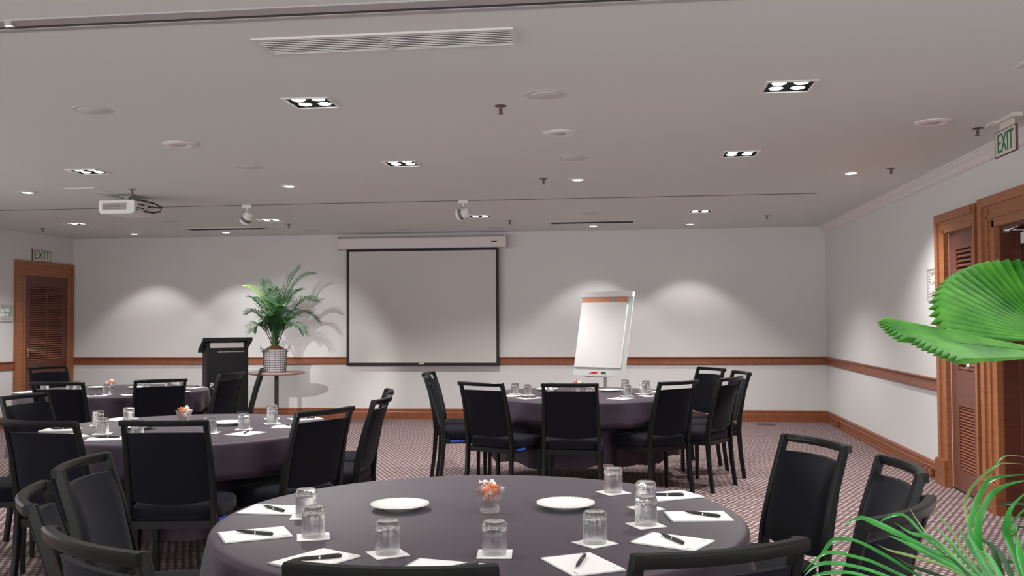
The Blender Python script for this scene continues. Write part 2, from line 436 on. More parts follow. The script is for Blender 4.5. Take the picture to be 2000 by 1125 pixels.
# door_3 : dark doorway nearer the camera
d3 = sroot('door_3', (XR, 6.6, 0)); O3 = (XR, 6.6)
b = MB()
lb(b, XR-0.034, XR, D3[0], 7.485, 0, 2.262, O3); lb(b, XR-0.034, XR, D3[1]-0.3, D3[1], 0, 2.262, O3); lb(b, XR-0.034, XR, D3[1], D3[0], D3[2], 2.262, O3)
lb(b, XR-0.050, XR-0.034, 7.41, 7.485, 0, 2.262, O3); lb(b, XR-0.050, XR-0.034, D3[1]-0.3, 7.41, 2.195, 2.262, O3)
lb(b, XR-0.042, XR-0.034, D3[0], D3[0]+0.045, 0, D3[2]+0.045, O3); lb(b, XR-0.042, XR-0.034, D3[1], D3[0]+0.045, D3[2], D3[2]+0.045, O3)
lb(b, XR-0.046, XR-0.034, 7.30, 7.32, 0, 2.18, O3); lb(b, XR-0.046, XR-0.034, D3[1], 7.32, 2.10, 2.12, O3)
b.build('door_frame', 'casing', d3)
b = MB(); lb(b, XR-0.070, XR, 7.17, 7.50, 0, .205, O3); b.build('plinth_block', 'wood', d3)
b = MB(); lb(b, XR-0.012, XR, 7.485, 7.57, 0, 2.24, O3); b.build('casing_gap', 'gap', d3)
b = MB()
for (ya, yb2, za, zb) in ((7.02, 7.160, .012, 2.015), (6.04, 6.15, .012, 2.015), (6.15, 7.02, 1.90, 2.015), (6.15, 7.02, .75, .95), (6.15, 7.02, .012, .2)):
    lb(b, XR+0.135, XR+0.172, ya, yb2, za, zb, O3)
leaf3 = b.build('door_leaf', 'wooddk', d3)
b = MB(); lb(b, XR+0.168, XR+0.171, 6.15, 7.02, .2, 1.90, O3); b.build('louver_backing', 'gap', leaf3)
cache = {}
louver(leaf3, 0.150, 6.15-6.6, 7.02-6.6, .95, 1.90, .0375, -1, cache, 'wooddk'); louver(leaf3, 0.150, 6.15-6.6, 7.02-6.6, .2, .75, .0375, -1, cache, 'wooddk')
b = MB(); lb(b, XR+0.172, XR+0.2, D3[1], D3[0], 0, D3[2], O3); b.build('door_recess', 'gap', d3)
b = MB(); lb(b, XR-0.004, XR+0.172, D3[0]-0.016, D3[0], 0, D3[2], O3); lb(b, XR-0.004, XR+0.172, D3[1], D3[1]+0.016, 0, D3[2], O3); lb(b, XR-0.004, XR+0.172, D3[1]+0.016, D3[0]-0.016, D3[2]-0.016, D3[2], O3)
lb(b, XR+0.105, XR+0.13, D3[0]-0.04, D3[0]-0.016, 0, D3[2]-0.016, O3); b.build('jamb_lining', 'wooddk', d3)
b = MB(); lb(b, XR+0.06, XR+0.12, 6.70, 6.98, 1.90, 1.975, O3); b.build('door_closer', 'sign', d3)
b = MB(); b.tube([(0.08, 0.32, 1.99), (0.03, 0.52, 2.005), (0.02, 0.30, 2.015)], 0.009); b.box(0.0, 0.03, 0.49, 0.53, 1.985, 2.03); b.build('closer_arm', 'chrome', d3)

# skirting sockets and floor plate
def socket(y, lab):
    t = thing('power_outlet', lab, 'outlet', (XR-0.026, y, 0.062), 0, 'brown power outlets on the skirting')
    b = MB(); b.box(-0.012, 0.0, -0.16, 0.16, -0.030, 0.030); b.build('plate', 'wooddk', t)
    for k in (-0.09, 0.03):
        b = MB(); b.box(-0.030, -0.012, k-0.035, k+0.035, -0.024, 0.024); b.build('socket_block', 'wood', t)
    b = MB(); b.box(-0.022, -0.012, 0.10, 0.14, -0.016, 0.016); b.build('switch', 'gap', t)
socket(12.62, 'small brown power outlet on skirting near the far right corner')
socket(8.84, 'brown power outlet on skirting next to the louvred door')
t = thing('floor_box', 'dark oval floor box plate in the carpet near the right corner', 'floor box', (1.74, 12.95, 0))
b = MB(); b.lathe([(0, 0), (0.13, 0), (0.13, 0.004), (0.11, 0.007), (0, 0.007)], 24); b.build('plate', 'sprink', t, True)
b = MB(); b.box(-0.05, 0.05, -0.05, 0.05, 0.007, 0.010); b.build('lid', 'slot', t)

# ------------------------------------------------------------------ ceiling fittings
def spot(parent, w, size, blend, loc, rad, aim=None):
    l = bpy.data.lights.new('lamp_light', 'SPOT'); l.energy = w; l.spot_size = math.radians(size); l.spot_blend = blend
    l.shadow_soft_size = rad; l.color = (1.0, 0.975, 0.95)
    o = bpy.data.objects.new('lamp_light', l); COL.objects.link(o); o.parent = parent; o.location = loc
    if aim is not None: o.rotation_euler = Vector(aim).to_track_quat('-Z', 'Y').to_euler()
    return o
qlab = ['square four-lamp recessed downlight, nearest row, on the left', 'square four-lamp recessed downlight, nearest row, on the right',
        'square four-lamp downlight before the projector, far left of its row', 'square four-lamp downlight, middle of the second row', 'square four-lamp downlight, right end of the second row',
        'square four-lamp downlight beyond the projector, farthest row', 'square four-lamp downlight beside the left track spotlight', 'square four-lamp downlight beside the right track spotlight', 'square four-lamp downlight above the flip chart, farthest row',
        'square four-lamp downlight outside the frame above the nearest table, left', 'square four-lamp downlight outside the frame above the nearest table, right']
LIT = [(1,1,1,1), (1,1,1,0), (0,1,1,0), (1,1,1,1), (1,0,1,1), (0,0,0,1), (1,1,1,1), (0,1,1,1), (1,1,1,1), (1,1,1,1), (1,1,1,1)]
me_fr = MB(); e = 0.016
for (x0, x1, y0, y1) in ((-QS-e, QS+e, -QS-e, -QS), (-QS-e, QS+e, QS, QS+e), (-QS-e, -QS, -QS, QS), (QS, QS+e, -QS, QS)): me_fr.box(x0, x1, y0, y1, -0.006, 0.0)
me_fr = me_fr.mesh('trim_frame', 'trim')
me_tr = MB()
me_tr.add([(-QS,-QS,0),(QS,-QS,0),(QS,QS,0),(-QS,QS,0),(-QS,-QS,.075),(QS,-QS,.075),(QS,QS,.075),(-QS,QS,.075)], [(0,1,5,4),(1,2,6,5),(2,3,7,6),(3,0,4,7),(4,5,6,7)])
me_tr.box(-0.005, 0.005, -QS, QS, 0.02, .075).box(-QS, QS, -0.005, 0.005, 0.02, .075)
me_tr = me_tr.mesh('tray', 'tray', recalc=False)
lb_ = MB(); lb_.lathe([(0.0, -0.002), (0.022, -0.001), (0.034, 0.002), (0.038, 0.006), (0.0, 0.007)], 20)
me_l1 = lb_.mesh('lamp', 'lamp', True); me_l0 = lb_.mesh('lamp', 'lampoff', True)
for i, (x, y) in enumerate(QUADS):
    t = thing('square_downlight', qlab[i], 'ceiling light', (x, y, ZC), 0, 'square recessed downlights')
    obj('trim_frame', me_fr, t); obj('tray', me_tr, t)
    n = 0
    for k, (a, c) in enumerate(((-1, 1), (1, 1), (-1, -1), (1, -1))):
        q = obj('lamp', me_l1 if LIT[i][k] else me_l0, t); q.location = (a*0.057, c*0.057, 0.0); n += LIT[i][k]
    spot(t, QUAD_W*(0.4+0.6*n/4)*(0.8 if y > 10 else 0.33 if y < 4 else 0.85), 125, 0.6, (0, 0, -0.035), 0.06)
def round_light(x, y, lab, w, size, blend):
    t = thing('round_downlight', lab, 'ceiling light', (x, y, ZC), 0, 'round recessed downlights')
    b = MB(); b.lathe([(0.050, -0.010), (0.062, -0.010), (0.088, -0.003), (0.088, 0.0), (0.050, 0.0)], 28, closed=True); b.build('trim_ring', 'trim', t, True)
    b = MB(); b.lathe([(0.0, -0.014), (0.028, -0.012), (0.046, -0.006), (0.049, 0.0), (0.0, 0.0)], 24); b.build('lamp', 'lamp', t, True)
    spot(t, w, size, blend, (0, 0, -0.03), 0.05)
rl = ['round downlight at the far left above the projector side', 'round downlight midway between projector and room centre', 'round downlight at the ceiling centre right of the sprinkler', 'round downlight on the right near the cornice']
for i, x in enumerate((-5.62, -3.07, -0.45, 1.86)): round_light(x, 8.40, rl[i], ROUND_W*(1.15 if x > 1 else 0.85), 125, 0.7)
wl = ['round wall-wash downlight left end of the back row', 'round wall-wash downlight under the left slot diffuser', 'round wall-wash downlight under the right slot diffuser', 'round wall-wash downlight right end of the back row']
for i, x in enumerate((-6.87, -5.53, -0.48, 0.775)): round_light(x, 12.66, wl[i], WASH_W, 96, 0.35)
sl = ['round white ceiling speaker on the left with dark centre', 'round white ceiling speaker at the ceiling centre', 'round white ceiling speaker at right beside the cornice']
for i, x in enumerate((-3.08, -0.45, 1.90)):
    t = thing('ceiling_speaker', sl[i], 'speaker', (x, 6.29, ZC), 0, 'round ceiling speakers')
    b = MB(); b.lathe([(0.0, -0.006), (0.05, -0.006), (0.058, -0.012), (0.10, -0.012), (0.118, -0.004), (0.118, 0.0), (0.0, 0.0)], 32); b.build('grille_ring', 'white', t, True)
    b = MB(); b.lathe([(0.034, -0.0065), (0.034, -0.011), (0.026, -0.013), (0.0, -0.013)], 20); b.build('centre', 'alum', t, True)
fl = [(-3.08, 5.20), (-0.45, 5.20), (-0.43, 7.31), (-3.0, 7.32), (-0.47, 11.17), (-5.60, 11.15), (-4.29, 12.66), (-3.05, 12.74), (-1.78, 12.74)]
fll = ['flat round ceiling cover plate, upper left', 'flat round ceiling cover plate left of the near sprinkler column centre', 'flat round ceiling cover plate above the central round downlight', 'flat round ceiling cover plate left of the middle square downlight',
       'flat round ceiling cover plate above the right slot diffuser', 'flat round ceiling cover plate behind the projector', 'flat round ceiling cover plate between plant and screen', 'flat round ceiling cover plate above the screen case', 'flat round ceiling cover plate right of the screen case']
for i, (x, y) in enumerate(fl):
    b = MB(); b.lathe([(0.0, -0.005), (0.074, -0.005), (0.080, -0.003), (0.080, -0.0015), (0.115, -0.0015), (0.115, 0.0), (0.0, 0.0)], 32)
    o = tag(b.build('cover_plate', 'plate', None, True), fll[i], 'ceiling plate', 'flat round ceiling cover plates'); o.location = (x, y, ZC)
o = MB(); o.box(-0.15, 0.15, -0.15, 0.15, -0.004, 0); o.box(-0.135, 0.135, -0.135, 0.135, -0.006, -0.004)
o = tag(o.build('access_hatch', 'ceil'), 'flat square access hatch in the ceiling left of the projector', 'hatch'); o.location = (-5.0, 8.37, ZC)
sp = [(-0.73, 5.436), (-0.745, 8.33), (2.14, 8.22), (-4.57, 8.38), (-7.63, 11.72), (-4.31, 11.78), (-1.48, 11.83), (1.63, 11.79), (2.25, 6.55)]
spl = ['bronze fire sprinkler nearest the camera in the ceiling centre', 'bronze fire sprinkler left of the central round downlight', 'bronze fire sprinkler right of the right round downlight', 'bronze fire sprinkler just above the projector', 'bronze fire sprinkler above the left exit sign',
       'bronze fire sprinkler right of the left track spotlight', 'bronze fire sprinkler right of the right track spotlight', 'bronze fire sprinkler above the far right corner', 'bronze fire sprinkler beside the hanging exit sign']
b = MB(); b.lathe([(0.0, -0.004), (0.032, -0.004), (0.036, 0.0), (0.0, 0.0)], 18); me_s1 = b.mesh('escutcheon', 'sprink', True)
b = MB(); b.lathe([(0.0, -0.040), (0.006, -0.040), (0.006, -0.015), (0.009, -0.004), (0.0, -0.004)], 10)
b.tube([(-0.007, 0, -0.012), (-0.009, 0, -0.03), (0, 0, -0.044)], 0.002, 6); b.tube([(0.007, 0, -0.012), (0.009, 0, -0.03), (0, 0, -0.044)], 0.002, 6)
me_s2 = b.mesh('frame', 'sprink', True)
b = MB(); b.lathe([(0.0, -0.048), (0.017, -0.047), (0.017, -0.044), (0.0, -0.043)], 14); me_s3 = b.mesh('deflector', 'sprink', True)
for i, (x, y) in enumerate(sp):
    t = thing('fire_sprinkler', spl[i], 'sprinkler', (x, y, ZC), 0, 'ceiling sprinklers')
    obj('escutcheon', me_s1, t); obj('frame', me_s2, t); obj('deflector', me_s3, t)
# air grilles
def grille(x0, x1, y0, y1, lab, div=None, n=7):
    t = thing('air_grille', lab, 'air vent', ((x0+x1)/2, (y0+y1)/2, ZC)); w, h = (x1-x0)/2, (y1-y0)/2; f = 0.022
    b = MB(); b.box(-w, w, -h, -h+f, -0.009, 0).box(-w, w, h-f, h, -0.009, 0).box(-w, -w+f, -h+f, h-f, -0.009, 0).box(w-f, w, -h+f, h-f, -0.009, 0); b.build('frame', 'grille', t)
    if div: b = MB(); b.box(-0.010, 0.010, -h+f, h-f, -0.010, 0); b.build('divider', 'grille', t)
    b = MB(); b.box(-w+f, w-f, -h+f, h-f, -0.0015, 0); b.build('backing', 'slot', t)
    spans = ((-w+f, -0.010), (0.010, w-f)) if div else ((-w+f, w-f),)
    for (a, c) in spans:
        b = MB(); p = (2*h-2*f)/n; b.obox((0, 0, 0), Vector(((c-a)/2, 0, 0)), Vector((0, p*0.455, 0.0025)), Vector((0, -0.0005, 0.0015)))
        me = b.mesh('slat', 'grille')
        for k in range(n): s = obj('slat', me, t); s.location = ((a+c)/2, -h+f+(k+0.5)*p, -0.0055)
grille(-1.625, -0.480, 3.965, 4.215, 'long two-panel louvred air grille in the near ceiling', True, 8)
grille(1.88, 2.36, 4.46, 4.95, 'square air grille in the ceiling at the top right edge', False, 9)
def slotdiff(x0, x1, y, lab):
    t = thing('slot_diffuser', lab, 'air vent', ((x0+x1)/2, y, ZC), 0, 'linear slot diffusers'); w = (x1-x0)/2; h = 0.14
    b = MB(); b.box(-w-.03, w+.03, -h-.02, -h, -0.010, 0).box(-w-.03, w+.03, h, h+.02, -0.010, 0).box(-w-.03, -w, -h, h, -0.010, 0).box(w, w+.03, -h, h, -0.010, 0); b.build('frame', 'grille', t)
    b = MB(); b.box(-w, w, -h, h, -0.002, 0); b.build('slot', 'slot', t)
    b = MB(); b.box(-w, w, -0.006, 0.006, -0.007, -0.002); me = b.mesh('blade', 'slot')
    for k in (-1, 0, 1): q = obj('blade', me, t); q.location = (0, k*0.07, 0)
slotdiff(-5.84, -4.77, 12.20, 'dark linear slot diffuser above the lectern and palm'); slotdiff(-1.0, 0.04, 12.20, 'dark linear slot diffuser above the flip chart')
# track spotlights
def tspot(x, y, dirv, lab, lens='alum'):
    t = thing('track_spotlight', lab, 'spotlight', (x, y, ZC), 0, 'white track spotlights'); d = Vector(dirv).normalized()
    b = MB(); b.box(-0.05, 0.05, -0.018, 0.018, -0.03, 0); b.tube([(0, 0, -0.03), (0, 0, -0.075)], 0.011); b.build('bracket', 'white', t)
    c = Vector((0, 0, -0.135)); up = Vector((0, 0, 1)); s = d.cross(up).normalized(); w = s.cross(d)
    b = MB()
    for k in (-1, 1): b.tube([(0, 0, -0.07), tuple(s*0.066*k + Vector((0, 0, -0.075))), tuple(c + s*0.066*k)], 0.006, 6)
    b.build('yoke', 'alum', t)
    def drum(name, mt, prof):
        b = MB(); b.lathe([(r, z) for r, z in prof], 20)
        b.v = [tuple(c + s*q[0] + w*q[1] + d*q[2]) for q in b.v]; b.build(name, mt, t, True)
    drum('housing', 'white', [(0.0, -0.075), (0.035, -0.072), (0.052, -0.05), (0.056, -0.01), (0.056, 0.0), (0, 0)])
    drum('ribbed_band', 'mesh', [(0.0, 0.0), (0.054, 0.0), (0.054, 0.035), (0, 0.035)])
    drum('front_ring', 'white', [(0.0, 0.035), (0.062, 0.035), (0.062, 0.060), (0.052, 0.060), (0.050, 0.045), (0, 0.045)])
    return t
tspot(-4.02, 9.74, (-0.45, 0.25, -0.62), 'white track spotlight on the left, tilted down and left')
tspot(-1.70, 9.74, (-0.80, 0.25, -0.22), 'white track spotlight on the right, aimed left')
ts = tspot(-3.25, 3.70, (-1.25, 8.6, -1.65), 'white track spotlight outside the frame, aimed at the stage palm')
spot(ts, STAGE_W, 18, 0.5, tuple(Vector((0, 0, -0.135)) + Vector((-1.25, 8.6, -1.65)).normalized()*0.07), 0.02, (-1.25, 8.6, -1.65))
# projector
t = thing('projector', 'white ceiling projector with black mesh vent and looping black cables', 'projector', (-4.887, 8.87, ZC))
b = MB(); b.box(-0.06, 0.06, -0.05, 0.05, -0.010, 0).box(-0.022, 0.022, -0.022, 0.022, -0.055, -0.010).box(-0.08, 0.08, -0.012, 0.012, -0.062, -0.050); b.build('ceiling_mount', 'alum', t)
b = MB(); prof = [(-0.172, -0.062), (0.172, -0.062), (0.180, -0.072), (0.180, -0.168), (0.155, -0.188), (-0.155, -0.188), (-0.180, -0.168), (-0.180, -0.072)]; n = len(prof)
b.add([(x, -0.20, z) for x, z in prof]+[(x*0.98, 0.20, z) for x, z in prof], [(i, (i+1) % n, n+(i+1) % n, n+i) for i in range(n)]+[tuple(range(n)), tuple(range(n, 2*n))])
body = b.build('body', 'proj', t)
b = MB(); b.box(-0.145, 0.100, -0.203, -0.200, -0.152, -0.088); mp_ = b.build('vent_mesh', 'mesh', body)
b = MB()
for k in range(13): b.box(-0.145+k*0.0203, -0.142+k*0.0203, -0.2045, -0.203, -0.152, -0.088)
for k in range(5): b.box(-0.145, 0.100, -0.2045, -0.203, -0.148+k*0.0145, -0.1455+k*0.0145)
b.build('vent_bars', 'proj', body)
b = MB(); b.box(-0.17, 0.17, -0.197, 0.19, -0.064, -0.0615); b.build('top_seam', 'slot', body)
b = MB(); b.box(0.1805, 0.184, -0.15, -0.02, -0.132, -0.124).box(0.1805, 0.184, 0.02, 0.06, -0.136, -0.128).box(0.1805, 0.184, -0.16, -0.135, -0.155, -0.143).box(0.1805, 0.192, 0.06, 0.10, -0.108, -0.092).box(0.1805, 0.182, -0.14, 0.0, -0.100, -0.086); b.build('ports', 'blackplastic', body)
b = MB(); b.tube([(0.0, 0.0, -0.045), (0.08, -0.02, -0.040), (0.14, 0.0, -0.040), (0.24, 0.08, -0.065), (0.30, 0.12, -0.105), (0.285, 0.10, -0.145), (0.24, 0.04, -0.160), (0.184, -0.02, -0.152)], 0.008)
b.tube([(0.28, 0.11, -0.09), (0.29, 0.12, -0.106), (0.19, 0.08, -0.100)], 0.007); b.build('cable', 'blackplastic', t, True)
b = MB(); b.lathe([(0.0, 0.0), (0.035, 0.0), (0.04, 0.02), (0.035, 0.025), (0.0, 0.012)], 18); b.v = [(0.07+q[0], 0.20+q[2], -0.125+q[1]) for q in b.v]; b.build('lens', 'blackplastic', t, True)

# ------------------------------------------------------------------ signs
def exit_sign(name, loc, L, Hh, wall, lab):
    t = thing(name, lab, 'exit sign', loc)
    s = 1 if wall == 'left' else -1           # outward x
    b = MB(); b.box(0, 0.012*s, -L/2, L/2, -Hh/2, Hh/2); b.build('panel', 'sign', t)
    b = MB(); e = 0.004
    for (ya, yb2, za, zb) in ((-L/2-e, L/2+e, Hh/2, Hh/2+e), (-L/2-e, L/2+e, -Hh/2-e, -Hh/2), (-L/2-e, -L/2, -Hh/2, Hh/2), (L/2, L/2+e, -Hh/2, Hh/2)):
        b.box(0, 0.014*s, ya, yb2, za, zb)
    b.build('border', 'signfr', t)
    me = text_mesh('lettering', 'EXIT', Hh*1.02, 'green', 0.0015, 1.0)
    return t, obj('lettering', me, t)
RL = Matrix(((0, 0, 1), (1, 0, 0), (0, 1, 0))).to_4x4()
RRm = Matrix(((0, 0, -1), (-1, 0, 0), (0, 1, 0))).to_4x4()
t, o = exit_sign('exit_sign', (XL, 12.568, 2.325), 0.42, 0.155, 'left', 'pale exit sign with green letters above the left louvred door')
o.matrix_local = Matrix.Translation((0.0135, 0, 0)) @ RL @ Matrix.Diagonal((1.15, 1.0, 1, 1))
t, o = exit_sign('exit_sign', (2.31, 6.222, 2.475), 0.325, 0.150, 'right', 'hanging exit sign with green letters below the right ceiling')
o.matrix_local = Matrix.Translation((-0.0135, 0.0, -0.004)) @ RRm @ Matrix.Diagonal((0.82, 1.12, 1, 1))
b = MB(); b.box(-0.03, 0.03, -0.17, 0.17, ZC-2.475-0.022, ZC-2.475).box(-0.008, 0.008, -0.10, 0.10, 0.083, ZC-2.475-0.02); b.box(-0.05, 0.05, 0.08, 0.22, ZC-2.475-0.016, ZC-2.475); b.build('ceiling_bracket', 'sign', t)
def plan(loc, wall, L, Hh, lab, tint):
    s = 1 if wall == 'left' else -1
    t = thing('evacuation_plan', lab, 'notice', loc)
    b = MB(); e = 0.012
    for (ya, yb2, za, zb) in ((-L/2-e, L/2+e, Hh/2, Hh/2+e), (-L/2-e, L/2+e, -Hh/2-e, -Hh/2), (-L/2-e, -L/2, -Hh/2, Hh/2), (L/2, L/2+e, -Hh/2, Hh/2)): b.box(0, 0.016*s, ya, yb2, za, zb)
    b.build('frame', 'alum', t)
    b = MB(); b.box(0, 0.010*s, -L/2, L/2, -Hh/2, Hh/2); b.build('sheet', 'sign', t)
    near = -1 if wall == 'left' else 1      # text column side
    b = MB()
    for k in range(9): b.box(0.010*s, 0.0112*s, near*L*0.46, near*L*0.24, Hh*0.42-k*Hh*0.10, Hh*0.42-k*Hh*0.10-Hh*0.035)
    b.build('text_lines', 'print', t)
    b = MB(); b.box(0.010*s, 0.0112*s, -near*L*0.44, near*L*0.16, -Hh*0.30, Hh*0.44); mp = b.build('plan_area', tint, t)
    b = MB()
    for (a, c, d, e2) in ((-.2, .0, .05, .30), (.05, .3, .1, .32), (-.3, .05, -.22, 0.0), (.1, .25, -.2, .02)): b.box(0.0112*s, 0.0124*s, -near*L*a, -near*L*c, Hh*d, Hh*e2)
    b.build('plan_rooms', 'paper', mp)
    b = MB(); b.box(0.010*s, 0.0112*s, -near*L*0.44, near*L*0.16, -Hh*0.44, -Hh*0.36); b.build('title_bar', 'print', t)
plan((XL, 11.76, 1.515), 'left', 0.36, 0.195, 'framed evacuation notice with green plan left of the left door', 'mapgreen')
plan((XR, 8.695, 1.674), 'right', 0.275, 0.26, 'framed grey evacuation notice beside the right louvred door', 'strip')

# ------------------------------------------------------------------ projection screen
t = thing('projection_screen', 'pull-down projection screen with black border on the back wall', 'projector screen', (-2.915, YB-0.003, 0))
b = MB(); pr = [(-0.155, 2.545), (-0.150, 2.405), (-0.02, 2.395), (-0.0, 2.395), (0.0, 2.575), (-0.10, 2.575)]; n = len(pr)
b.add([(-1.19, y, z) for y, z in pr]+[(1.19, y, z) for y, z in pr], [(i, (i+1) % n, n+(i+1) % n, n+i) for i in range(n)]+[tuple(range(n)), tuple(range(n, 2*n))]); cs = b.build('case', 'case', t)
for s in (-1, 1):
    b = MB(); b.box(1.19*s, 1.205*s, -0.158, 0, 2.39, 2.58); b.build('end_cap', 'case', cs)
b = MB(); b.box(1.00, 1.08, -0.1565, -0.150, 2.470, 2.485); b.build('maker_plate', 'gap', cs)
yS = -0.085
b = MB(); b.box(-1.045, 1.055, yS, yS+0.003, 0.795, 2.365); b.build('viewing_surface', 'screen', t)
b = MB(); b.box(-1.086, -1.045, yS-0.0005, yS+0.0035, 0.757, 2.405).box(1.055, 1.094, yS-0.0005, yS+0.0035, 0.757, 2.405).box(-1.045, 1.055, yS-0.0005, yS+0.0035, 2.365, 2.405).box(-1.045, 1.055, yS-0.0005, yS+0.0035, 0.765, 0.795); b.build('black_border', 'screenblk', t)
b = MB(); b.box(-1.086, 1.094, yS-0.008, yS+0.010, 0.752, 0.772); b.build('bottom_bar', 'screenblk', t)
b = MB(); b.box(-0.035, 0.035, yS-0.010, yS-0.0005, 0.772, 0.792); b.build('pull_tab', 'sign', t)

# ------------------------------------------------------------------ flip chart
fx, fy = -0.44, 11.34
ang = math.atan2(-0.875, -0.485)
t = thing('flip_chart', 'white flip chart easel with large paper pad before the back wall', 'flip chart', (fx+0.06, fy+0.05, 0), ang + PI/2)
# local: faces -Y ; x to viewer right
lean = math.radians(14); c0 = Vector((0.0, 0.0, 0.72)); ux = Vector((1, 0, 0)); uz = Vector((0, math.sin(lean), math.cos(lean))); un = Vector((0, -math.cos(lean), math.sin(lean)))
def bp_(mb, x0, x1, z0, z1, n0, n1): mb.obox(c0+ux*((x0+x1)/2)+uz*((z0+z1)/2)+un*((n0+n1)/2), ux*((x1-x0)/2), un*((n1-n0)/2), uz*((z1-z0)/2))
b = MB(); bp_(b, -0.35, 0.35, 0.0, 1.00, 0.0, 0.012); board = b.build('board', 'board', t)
b = MB(); bp_(b, -0.355, 0.355, 0.965, 1.02, 0.0, 0.050); bp_(b, -0.355, 0.355, 0.955, 0.968, 0.012, 0.046); b.build('clamp_bar', 'white', t)
b = MB(); bp_(b, -0.345, 0.285, 0.10, 0.955, 0.012, 0.026); pad = b.build('paper_pad', 'paper', t)
b = MB(); bp_(b, -0.345, 0.285, 0.895, 0.955, 0.026, 0.0275); b.build('binding_strip', 'orange', pad)
b = MB(); bp_(b, 0.05, 0.13, 0.90, 0.952, 0.0275, 0.0285); b.build('binding_patch', 'paperedge', pad)
b = MB(); bp_(b, -0.345, 0.285, 0.098, 0.103, 0.012, 0.028); b.build('pad_bottom_edge', 'print', pad)
b = MB(); bp_(b, -0.17, 0.14, -0.012, 0.0, 0.0, 0.075); bp_(b, -0.17, 0.14, 0.0, 0.012, 0.068, 0.075); b.build('pen_tray', 'board', t)
b = MB(); bp_(b, 0.04, 0.09, 0.0, 0.05, -0.03, 0.03); b.build('tray_clip', 'slot', t)
b = MB(); b.tube([(0.07, 0.03, 0.30), (0.07, 0.03, 0.76)], 0.020, 10).tube([(0.07, 0.03, 0.72), (0.05, 0.17, 1.30)], 0.014, 8); b.build('pole', 'alum', t, True)
for a in (0.3, 2.4, 4.5):
    b = MB(); b.tube([(0.07, 0.03, 0.42), (0.07+0.42*math.cos(a), 0.03+0.42*math.sin(a), 0.012)], 0.014, 8); b.build('leg', 'alum', t, True)
tm = t.matrix_basis.copy()
mk = MB(); mk.tube([(-0.06, 0, 0.009), (0.06, 0, 0.009)], 0.009, 10); mk.tube([(0.02, 0, 0.009), (0.062, 0, 0.009)], 0.0105, 10)
loc = tm @ (c0 + ux*(-0.06) + un*0.045 + uz*0.001)
t2 = thing('board_eraser', 'small red marker set lying on the flip chart tray', 'marker', tuple(loc), ang + PI/2)
b = MB(); b.box(-0.055, 0.045, -0.018, 0.018, 0.004, 0.026); b.build('body', 'red', t2)
b = MB(); b.box(-0.015, 0.06, -0.010, 0.010, 0.026, 0.044); b.build('cap', 'red', t2)

# ------------------------------------------------------------------ lectern
nrm = Vector((0.53, -0.848, 0)); lrz = math.atan2(nrm.y, nrm.x) + PI/2     # local front faces -Y
t = thing('lectern', 'tall black lectern with slanted desk standing before the back wall', 'lectern', (-4.645-0.21*nrm.x, 10.70-0.21*nrm.y, 0), lrz)
b = MB(); b.box(-0.232, -0.200, -0.20, 0.20, 0.03, 1.09); b.build('side_panel', 'lectern', t)
b = MB(); b.box(0.200, 0.232, -0.20, 0.20, 0.03, 1.09); b.build('side_panel', 'lectern', t)
b = MB(); b.box(-0.200, 0.200, -0.190, -0.165, 0.03, 1.075); fp = b.build('front_panel', 'lectern', t)
b = MB(); b.box(-0.200, 0.200, -0.165, 0.20, 0.70, 0.72); b.build('shelf', 'lectern', t)
b = MB(); b.box(-0.25, 0.25, -0.225, 0.225, 0.0, 0.03); b.build('base', 'lectern', t)
b = MB()
b.add([(-0.278, -0.225, 1.165), (0.278, -0.225, 1.165), (0.278, 0.245, 1.02), (-0.278, 0.245, 1.02), (-0.278, -0.225, 1.205), (0.278, -0.225, 1.205), (0.278, 0.245, 1.055), (-0.278, 0.245, 1.055)], [(0,3,2,1),(4,5,6,7),(0,1,5,4),(1,2,6,5),(2,3,7,6),(3,0,4,7)])
b.build('desk_top', 'lectern', t)
b = MB(); b.box(-0.200, 0.200, -0.165, -0.145, 1.075, 1.160).box(-0.232, -0.200, -0.185, 0.0, 1.09, 1.14).box(0.200, 0.232, -0.185, 0.0, 1.09, 1.14); b.build('desk_support', 'lectern', t)
b = MB(); b.box(-0.195, 0.180, -0.194, -0.165, 1.085, 1.142); b.build('grey_strip', 'strip', t)
b = MB(); b.box(-0.11, 0.19, -0.1915, -0.190, 1.035, 1.041); b.build('panel_seam', 'strip', fp)
me = text_mesh('lettering', 'pu', 0.080, 'logo', 0.0012, 1.25); o = obj('lettering', me, fp)
o.matrix_local = Matrix.Translation((-0.150, -0.1915, 0.672)) @ Matrix.Rotation(PI/2, 4, 'X')
b = MB()
for k in range(3): b.box(-0.172+k*0.024, -0.156+k*0.024, -0.1915, -0.190, 0.612, 0.620)
b.build('small_lettering', 'logo', fp)

# ------------------------------------------------------------------ side table with potted palm
sx, sy = -4.49, 11.84
t = thing('side_table', 'small round pedestal table carrying the potted palm', 'side table', (sx, sy, 0))
b = MB(); b.lathe([(0, 0.715), (0.34, 0.715), (0.36, 0.725), (0.36, 0.738), (0.352, 0.745), (0, 0.745)], 40); b.build('table_top', 'sidetop', t, True)
b = MB(); b.lathe([(0.026, 0.02), (0.026, 0.715)], 16); b.build('post', 'post', t, True)
b = MB(); b.lathe([(0, 0), (0.22, 0), (0.22, 0.012), (0.04, 0.03), (0, 0.03)], 28); b.build('base', 'post', t, True)
cr2 = Vector((CR.x, CR.y, 0)).normalized(); cf2 = Vector((CF.x, CF.y, 0)).normalized()
v2 = (at(545, 600, 12) - EYE); v2 = Vector((v2.x, v2.y, 0)).normalized(); r2 = Vector((v2.y, -v2.x, 0))
pc = Vector((sx, sy, 0.745)) - r2*0.02
t = thing('potted_palm', 'potted green palm in white wire-grid basket on the side table', 'potted plant', tuple(pc))
